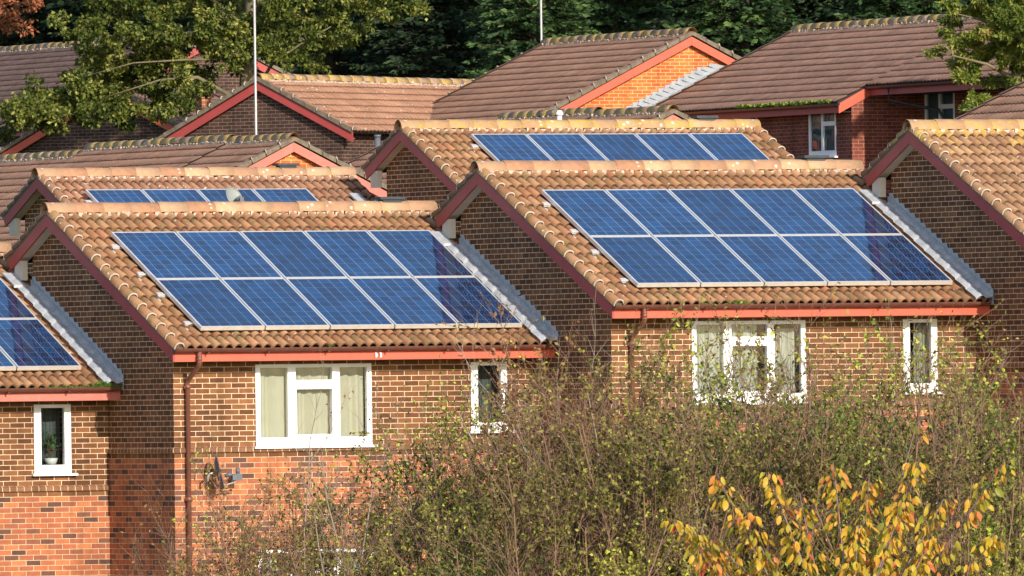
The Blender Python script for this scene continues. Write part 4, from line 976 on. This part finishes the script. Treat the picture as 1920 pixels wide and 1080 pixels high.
# broadleaf trees
def clump_tree(name, base_xy, clumps, trunk, limbs, leafmat, nleaf, lsize, seed, label, bark='bark', flatten=.75, pinnate=False, group='trees behind the houses'):
    """clumps: (centre Vector, radius). Leaves sit on small sprays inside every clump"""
    global rng
    rng = np.random.default_rng(seed); z0 = gz(*base_xy); t = empty(name, (base_xy[0], base_xy[1], z0)); org = np.array([base_xy[0], base_xy[1], z0])
    q = MB(); q.tube([Vector(p) - Vector(org) for p, r in trunk], [r for p, r in trunk], 10)
    for lb in limbs: q.tube([Vector(p) - Vector(org) for p, r in lb], [r for p, r in lb], 7)
    P0 = []; P1 = []; C = []; D = []; V_ = []
    for c, r in clumps:
        c = np.array(c); ns = max(6, int(26 * r * r)); dirs = unit(rng.normal(size=(ns, 3)) * np.array([1, 1, flatten])); rad = r * rng.uniform(.25, 1.0, ns) ** .6
        tips = c + dirs * rad[:, None] * np.array([1, 1, flatten]); st = c + (tips - c) * .2 + np.array([0, 0, -.15 * r])
        P0.append(st); P1.append(tips); per = max(4, int(nleaf * r * r / ns)); cv = rng.normal() * .10
        s = rng.uniform(.35, 1.12, (ns, per, 1)); pos = st[:, None] * (1 - s) + tips[:, None] * s + rng.normal(size=(ns, per, 3)) * (.09 if not pinnate else .05) * max(.6, r)
        dd = unit(tips - st)[:, None] * .6 + rng.normal(size=(ns, per, 3)) * .8 + np.array([0, 0, -.55]); C.append(pos.reshape(-1, 3)); D.append(dd.reshape(-1, 3))
        V_.append(np.clip(.45 + cv + rng.normal(size=ns * per) * .20 + .12 * np.repeat(rng.normal(size=ns), per), 0, 1))
    P0 = np.concatenate(P0); P1 = np.concatenate(P1); q2 = segs_np(P0 - org, P1 - org, np.full(len(P0), .014), np.full(len(P0), .005), 3)
    q.build('trunk', M[bark], t); mesh_np('twigs', q2[0], q2[1], M[bark], parent=t)
    C = np.concatenate(C) - org; D = np.concatenate(D); V_ = np.concatenate(V_); n = len(C); L = rng.uniform(.65, 1.3, n) * lsize
    v, f_, a = leaves_np(C, D, L, L * (.62 if not pinnate else .42), V_); mesh_np('crown', v, f_, leafmat, a, parent=t)
    tag(t, label, 'tree', group); return t
rr = random.Random(21)
DL = 282
def cl(px, py, r, dd=0): return (at(px, py, DL + dd), r)
clumps = []
# lower left lobe, middle, upper band, right-hand part of the crown
for (px, py, r) in [(40, 215, .5), (90, 195, .55), (70, 165, .4), (130, 150, .5), (150, 210, .55), (190, 175, .6), (240, 140, .6), (230, 205, .6), (300, 170, .6), (290, 215, .45), (340, 205, .45),
                    (170, 100, .5), (150, 60, .5), (220, 60, .6), (280, 90, .6), (300, 30, .6), (230, 10, .6), (350, 60, .6), (360, 130, .55), (400, 20, .6), (420, 90, .45), (180, -20, .6), (110, 30, .3),
                    (330, -20, .6), (420, -30, .6), (520, 20, .55), (560, 70, .5), (610, 30, .6), (640, -20, .6), (590, 110, .4), (540, -30, .6), (660, 70, .4), (680, 20, .5), (620, 70, .35), (740, 25, .38), (720, -20, .5), (780, 10, .3), (780, -50, .5),
                    (120, -40, .4), (30, 225, .35), (10, 245, .3), (110, 235, .3), (380, 165, .3), (430, 60, .3), (450, 130, .25), (265, 60, .5), (330, 110, .5), (200, 130, .5)]:
    clumps.append(cl(px, py, r, rr.uniform(-1.4, 1.4)))
def fill(n, x0, x1, ylo, yhi, r0, r1):
    for i in range(n):
        x = rr.uniform(x0, x1); f = (x - x0) / (x1 - x0); a, b = ylo[0] + (ylo[1] - ylo[0]) * f, yhi[0] + (yhi[1] - yhi[0]) * f
        clumps.append((at(x, rr.uniform(a, b), DL + rr.uniform(-1.3, 1.5)), rr.uniform(r0, r1)))
fill(26, 25, 150, (200, 120), (235, 215), .26, .42); fill(40, 150, 385, (90, 90), (225, 200), .28, .45); fill(46, 160, 480, (-20, -20), (110, 130), .3, .5)
fill(18, 385, 560, (30, 30), (118, 112), .26, .4); fill(24, 480, 690, (-20, -20), (120, 80), .28, .45); fill(12, 680, 800, (-40, -40), (50, 15), .2, .34); clumps += [(at(540, 112, DL - 1), .3), (at(515, 100, DL - 1), .25), (at(575, 118, DL - 1), .22)]
for i in range(34): clumps.append((at(rr.uniform(60, 760), rr.uniform(-330, -60), DL + rr.uniform(-2.5, 2.5)), rr.uniform(.6, .9)))
tb = at(458, 300, DL)
trunk = [(Vector((tb.x, tb.y, gz(tb.x, tb.y))), .28), (at(462, 240, DL), .21), (at(466, 120, DL), .18), (at(470, 0, DL), .15), (at(468, -140, DL), .11), (at(440, -260, DL), .06)]
limbs = [[(at(465, 225, DL), 0.060), (at(430, 178, DL - .5), 0.051), (at(370, 145, DL - 1), 0.042), (at(300, 150, DL - 1.2), 0.024), (at(190, 185, DL - 1), 0.012)],
         [(at(468, 190, DL), 0.048), (at(510, 120, DL - .6), 0.036), (at(560, 85, DL - 1), 0.027), (at(620, 50, DL - .8), 0.015)],
         [(at(467, 150, DL), 0.042), (at(420, 110, DL - .6), 0.036), (at(350, 112, DL - 1), 0.024), (at(250, 118, DL - 1), 0.015), (at(170, 140, DL - 1), 0.007)],
         [(at(470, 60, DL), 0.048), (at(400, 0, DL - .6), 0.036), (at(300, -50, DL), 0.024), (at(200, -70, DL), 0.012)],
         [(at(470, 20, DL), 0.048), (at(560, -40, DL), 0.036), (at(680, -80, DL), 0.018)]]
big_leaf = leaf_mat('sunlit_olive_green_leaf', [(0, (.04, .06, .012)), (.3, (.10, .14, .026)), (.6, (.21, .24, .045)), (.85, (.37, .37, .085)), (1, (.54, .52, .16))], .4, .45)
clump_tree('broadleaf_tree', (tb.x, tb.y), clumps, trunk, limbs, big_leaf, 2000, .10, 5, 'big spreading green tree filling the upper left, pole in front of its trunk')
# red-orange tree at the top left corner
DR = 296; rb = at(-50, 250, DR)
clump_tree('red_leaved_tree', (rb.x, rb.y), [(at(20, 25, DR - 12), .42), (at(45, 48, DR - 12), .25), (at(8, 50, DR - 12), .25), (at(-30, 10, DR), .7), (at(60, 10, DR), .35), (at(-60, 60, DR), .6), (at(10, -40, DR), .7)],
    [(Vector((rb.x, rb.y, gz(rb.x, rb.y))), .15), (at(-50, 120, DR), .07), (at(-10, 20, DR - 10), .03)], [], leaf_mat('red_orange_leaf', [(0, (.20, .06, .025)), (.5, (.42, .14, .06)), (1, (.55, .26, .12))]), 2000, .09, 8, 'small red-orange autumn tree at the top left corner')
# yellow-green tree at the right, in front of the red brick house
DT = 252; rb = at(1905, 230, DT); tc = []
for (px, py, r) in [(1790, 30, .28), (1830, 20, .35), (1870, 50, .4), (1910, 20, .45), (1800, 75, .25), (1850, 95, .35), (1905, 100, .45), (1765, 95, .13), (1740, 100, .10), (1790, 120, .18), (1820, 140, .28), (1870, 150, .35), (1800, 145, .18), (1830, 185, .25), (1815, 205, .16),
                    (1870, 190, .25), (1920, 150, .4), (1780, 5, .25), (1850, -30, .5), (1930, -40, .6), (1950, 60, .6), (1960, 140, .5), (1800, -50, .4), (1840, 60, .35), (1775, 55, .15), (1890, -90, .6), (1820, 110, .25)]:
    tc.append((at(px, py, DT + rr.uniform(-.8, .8)), r))
for i in range(26): tc.append((at(1775 + 150 * rr.random() ** .7, rr.uniform(-30, 130), DT + rr.uniform(-.8, .8)), rr.uniform(.14, .26)))
for i in range(12): tc.append((at(rr.uniform(1830, 2080), rr.uniform(-220, 180), DT + rr.uniform(-1.2, 1.2)), rr.uniform(.45, .7)))
yl = leaf_mat('yellow_green_leaflet', [(0, (.09, .15, .03)), (.35, (.20, .26, .045)), (.65, (.35, .38, .07)), (.9, (.50, .48, .11)), (1, (.55, .46, .15))], .45, .5)
clump_tree('pinnate_leaved_tree', (rb.x, rb.y), tc, [(Vector((rb.x, rb.y, gz(rb.x, rb.y))), .16), (at(1905, 120, DT), .10), (at(1900, 0, DT), .06), (at(1900, -90, DT), .03)],
    [[(at(1905, 150, DT), .05), (at(1850, 120, DT - .4), .03), (at(1760, 98, DT - .6), .01)], [(at(1903, 60, DT), .05), (at(1850, 40, DT - .3), .03), (at(1790, 25, DT - .5), .012)]],
    yl, 8000, .10, 6, 'feathery yellow-green tree at the upper right in front of the red brick house', pinnate=True)

# conifers behind everything
con_leaf = leaf_mat('dark_conifer_needle', [(0, (.009, .02, .010)), (.4, (.024, .05, .02)), (.75, (.055, .10, .034)), (1, (.11, .165, .055))], .15, .6)
con_leaf2 = leaf_mat('mid_green_conifer_needle', [(0, (.016, .04, .016)), (.4, (.045, .095, .028)), (.75, (.10, .175, .045)), (1, (.19, .27, .075))], .15, .6)
def conifer_mesh(seed, H=15, rb=2.9):
    global rng
    rng = np.random.default_rng(seed); nb = 1000; z = rng.uniform(.04, 1, nb) ** 1.0 * H; a = rng.uniform(0, 2 * math.pi, nb); L = rb * np.clip(1 - z / H, .04, 1) ** .7 * rng.uniform(.7, 1.15, nb)
    st = np.stack([np.zeros(nb), np.zeros(nb), z], 1); D = np.stack([np.cos(a), np.sin(a), np.full(nb, .22)], 1)
    P, Rr = grow(st, D, L, np.full(nb, .028), 5, .14, -.06); V, F_ = segs_np(*flat(P, Rr), 3)
    n3 = 42; idx = np.repeat(np.arange(nb), n3); t = rng.uniform(.3, 1.0, len(idx)) * 5; i = np.minimum(t.astype(int), 4); f = (t - i)[:, None]; C = P[idx, i] * (1 - f) + P[idx, i + 1] * f; d = unit(P[idx, i + 1] - P[idx, i])
    sd = unit(np.cross(d, np.array([0, 0, 1.]))) * rng.choice([-1, 1], len(idx))[:, None]; w_ = rng.uniform(0, .32, len(idx))[:, None] * (1.15 - t[:, None] / 5)
    C = C + sd * w_ + rng.normal(size=C.shape) * .03; Dd = d * .8 + sd * .8 + rng.normal(size=C.shape) * .25 + np.array([0, 0, -.15])
    Ls = rng.uniform(.12, .30, len(idx)); val = np.clip(.38 + rng.normal(size=nb)[idx] * .16 + rng.normal(size=len(idx)) * .13, 0, 1)
    return (V, F_), leaves_np(C, Dd, Ls, Ls * .42, val, .1)
cp = {}
def conifer(key, px, d, top_z, label, rot, mat, rs=1.0):
    b = at(px, 200, d); z0 = gz(b.x, b.y); t = empty('conifer', (b.x, b.y, z0), rot)
    if key not in cp:
        (V, F_), lf = conifer_mesh(hash_('con' + key)); q = MB(); q.tube([(0, 0, 0), (0, 0, 8), (0, 0, 14.8)], [.22, .13, .02], 8)
        cp[key] = (q.build('trunk', M['cfbark']), mesh_np('boughs', V, F_, M['cfbark']), mesh_np('crown', lf[0], lf[1], mat, lf[2]))
        os_ = cp[key]
    else:
        os_ = [o.copy() for o in cp[key]]
        for o in os_: col.objects.link(o)
    s = (top_z - z0) / 15
    for o in os_: o.parent = t; o.scale = (s * rs, s * rs, s)
    tag(t, label, 'tree', 'conifers behind the houses'); return t
cons = [('d', 1000, 313, 13, 'feathery lighter green conifer behind the thin grey pole', .3, 1.0), ('c', 620, 330, 15, 'very dark conifer behind the right part of the big green tree', 1.2, 1.1), ('c', 800, 326, 15, 'dark conifer over the long far ridge, left of the lighter ones', 2.5, 1.1),
        ('d', 1150, 318, 14, 'mid green conifer directly behind the orange gable', 3.3, 1.1), ('c', 1290, 326, 15, 'dark conifer in the gap right of the orange gable', 4.0, 1.1), ('d', 1400, 312, 13.5, 'mid green conifer left of the highest roof', 5.1, 1.0),
        ('c', 1560, 324, 15, 'dark conifer behind the middle of the highest roof', .8, 1.1), ('d', 1690, 315, 14, 'green conifer behind the right part of the highest roof', 1.9, 1.0), ('c', 1860, 326, 16, 'dark conifer behind the yellow-green tree', 2.9, 1.2),
        ('c', 440, 334, 16, 'dark conifer behind the trunk of the big green tree', 3.9, 1.2), ('c', 240, 340, 16, 'dark conifer behind the left of the big green tree', 4.9, 1.2), ('c', 60, 345, 17, 'dark conifer behind the far left roof', 5.6, 1.2), ('c', 700, 350, 17, 'dark conifer deep in the gap above the speckled roof', 6.1, 1.3), ('c', 960, 345, 17, 'dark conifer deep behind the lighter feathery one', .1, 1.3), ('c', 1480, 345, 17, 'dark conifer deep behind the left end of the highest roof', 2.1, 1.3)]
for k, px, d, tz, lab, rot, rs in cons: conifer(k, px, d, tz + 2, lab, rot, con_leaf2 if k == 'd' else con_leaf, rs)
# the wood beyond, one dense dark mass
rng = np.random.default_rng(4); n = 60000
pc = np.array(at(960, 200, 372)); R_ = np.array(rt); Fw = np.array(fw)
u_ = rng.uniform(-34, 34, n); w_ = rng.uniform(0, 10, n); z_ = rng.uniform(0, 1, n) * (19 + 2.5 * np.sin(u_ * .7) + 1.5 * np.sin(u_ * 1.9))
C = pc + np.outer(u_, [R_[0], R_[1], 0]) + np.outer(w_, [Fw[0], Fw[1], 0]); C[:, 2] = np.array([gz(x, y) for x, y in C[:, :2]]) + z_
L = rng.uniform(.3, .7, n); v, f_, a = leaves_np(C, rng.normal(size=(n, 3)) + np.array([0, 0, -.6]), L, L * .6, np.clip(rng.normal(.25, .15, n), 0, 1), .1)
o = mesh_np('woodland', v, f_, con_leaf, a); tag(o, 'dense dark wood filling the background beyond the conifers', 'wood', kind='stuff')
for o in list(bpy.data.objects):
    if 'off' in o.keys(): del o['off']
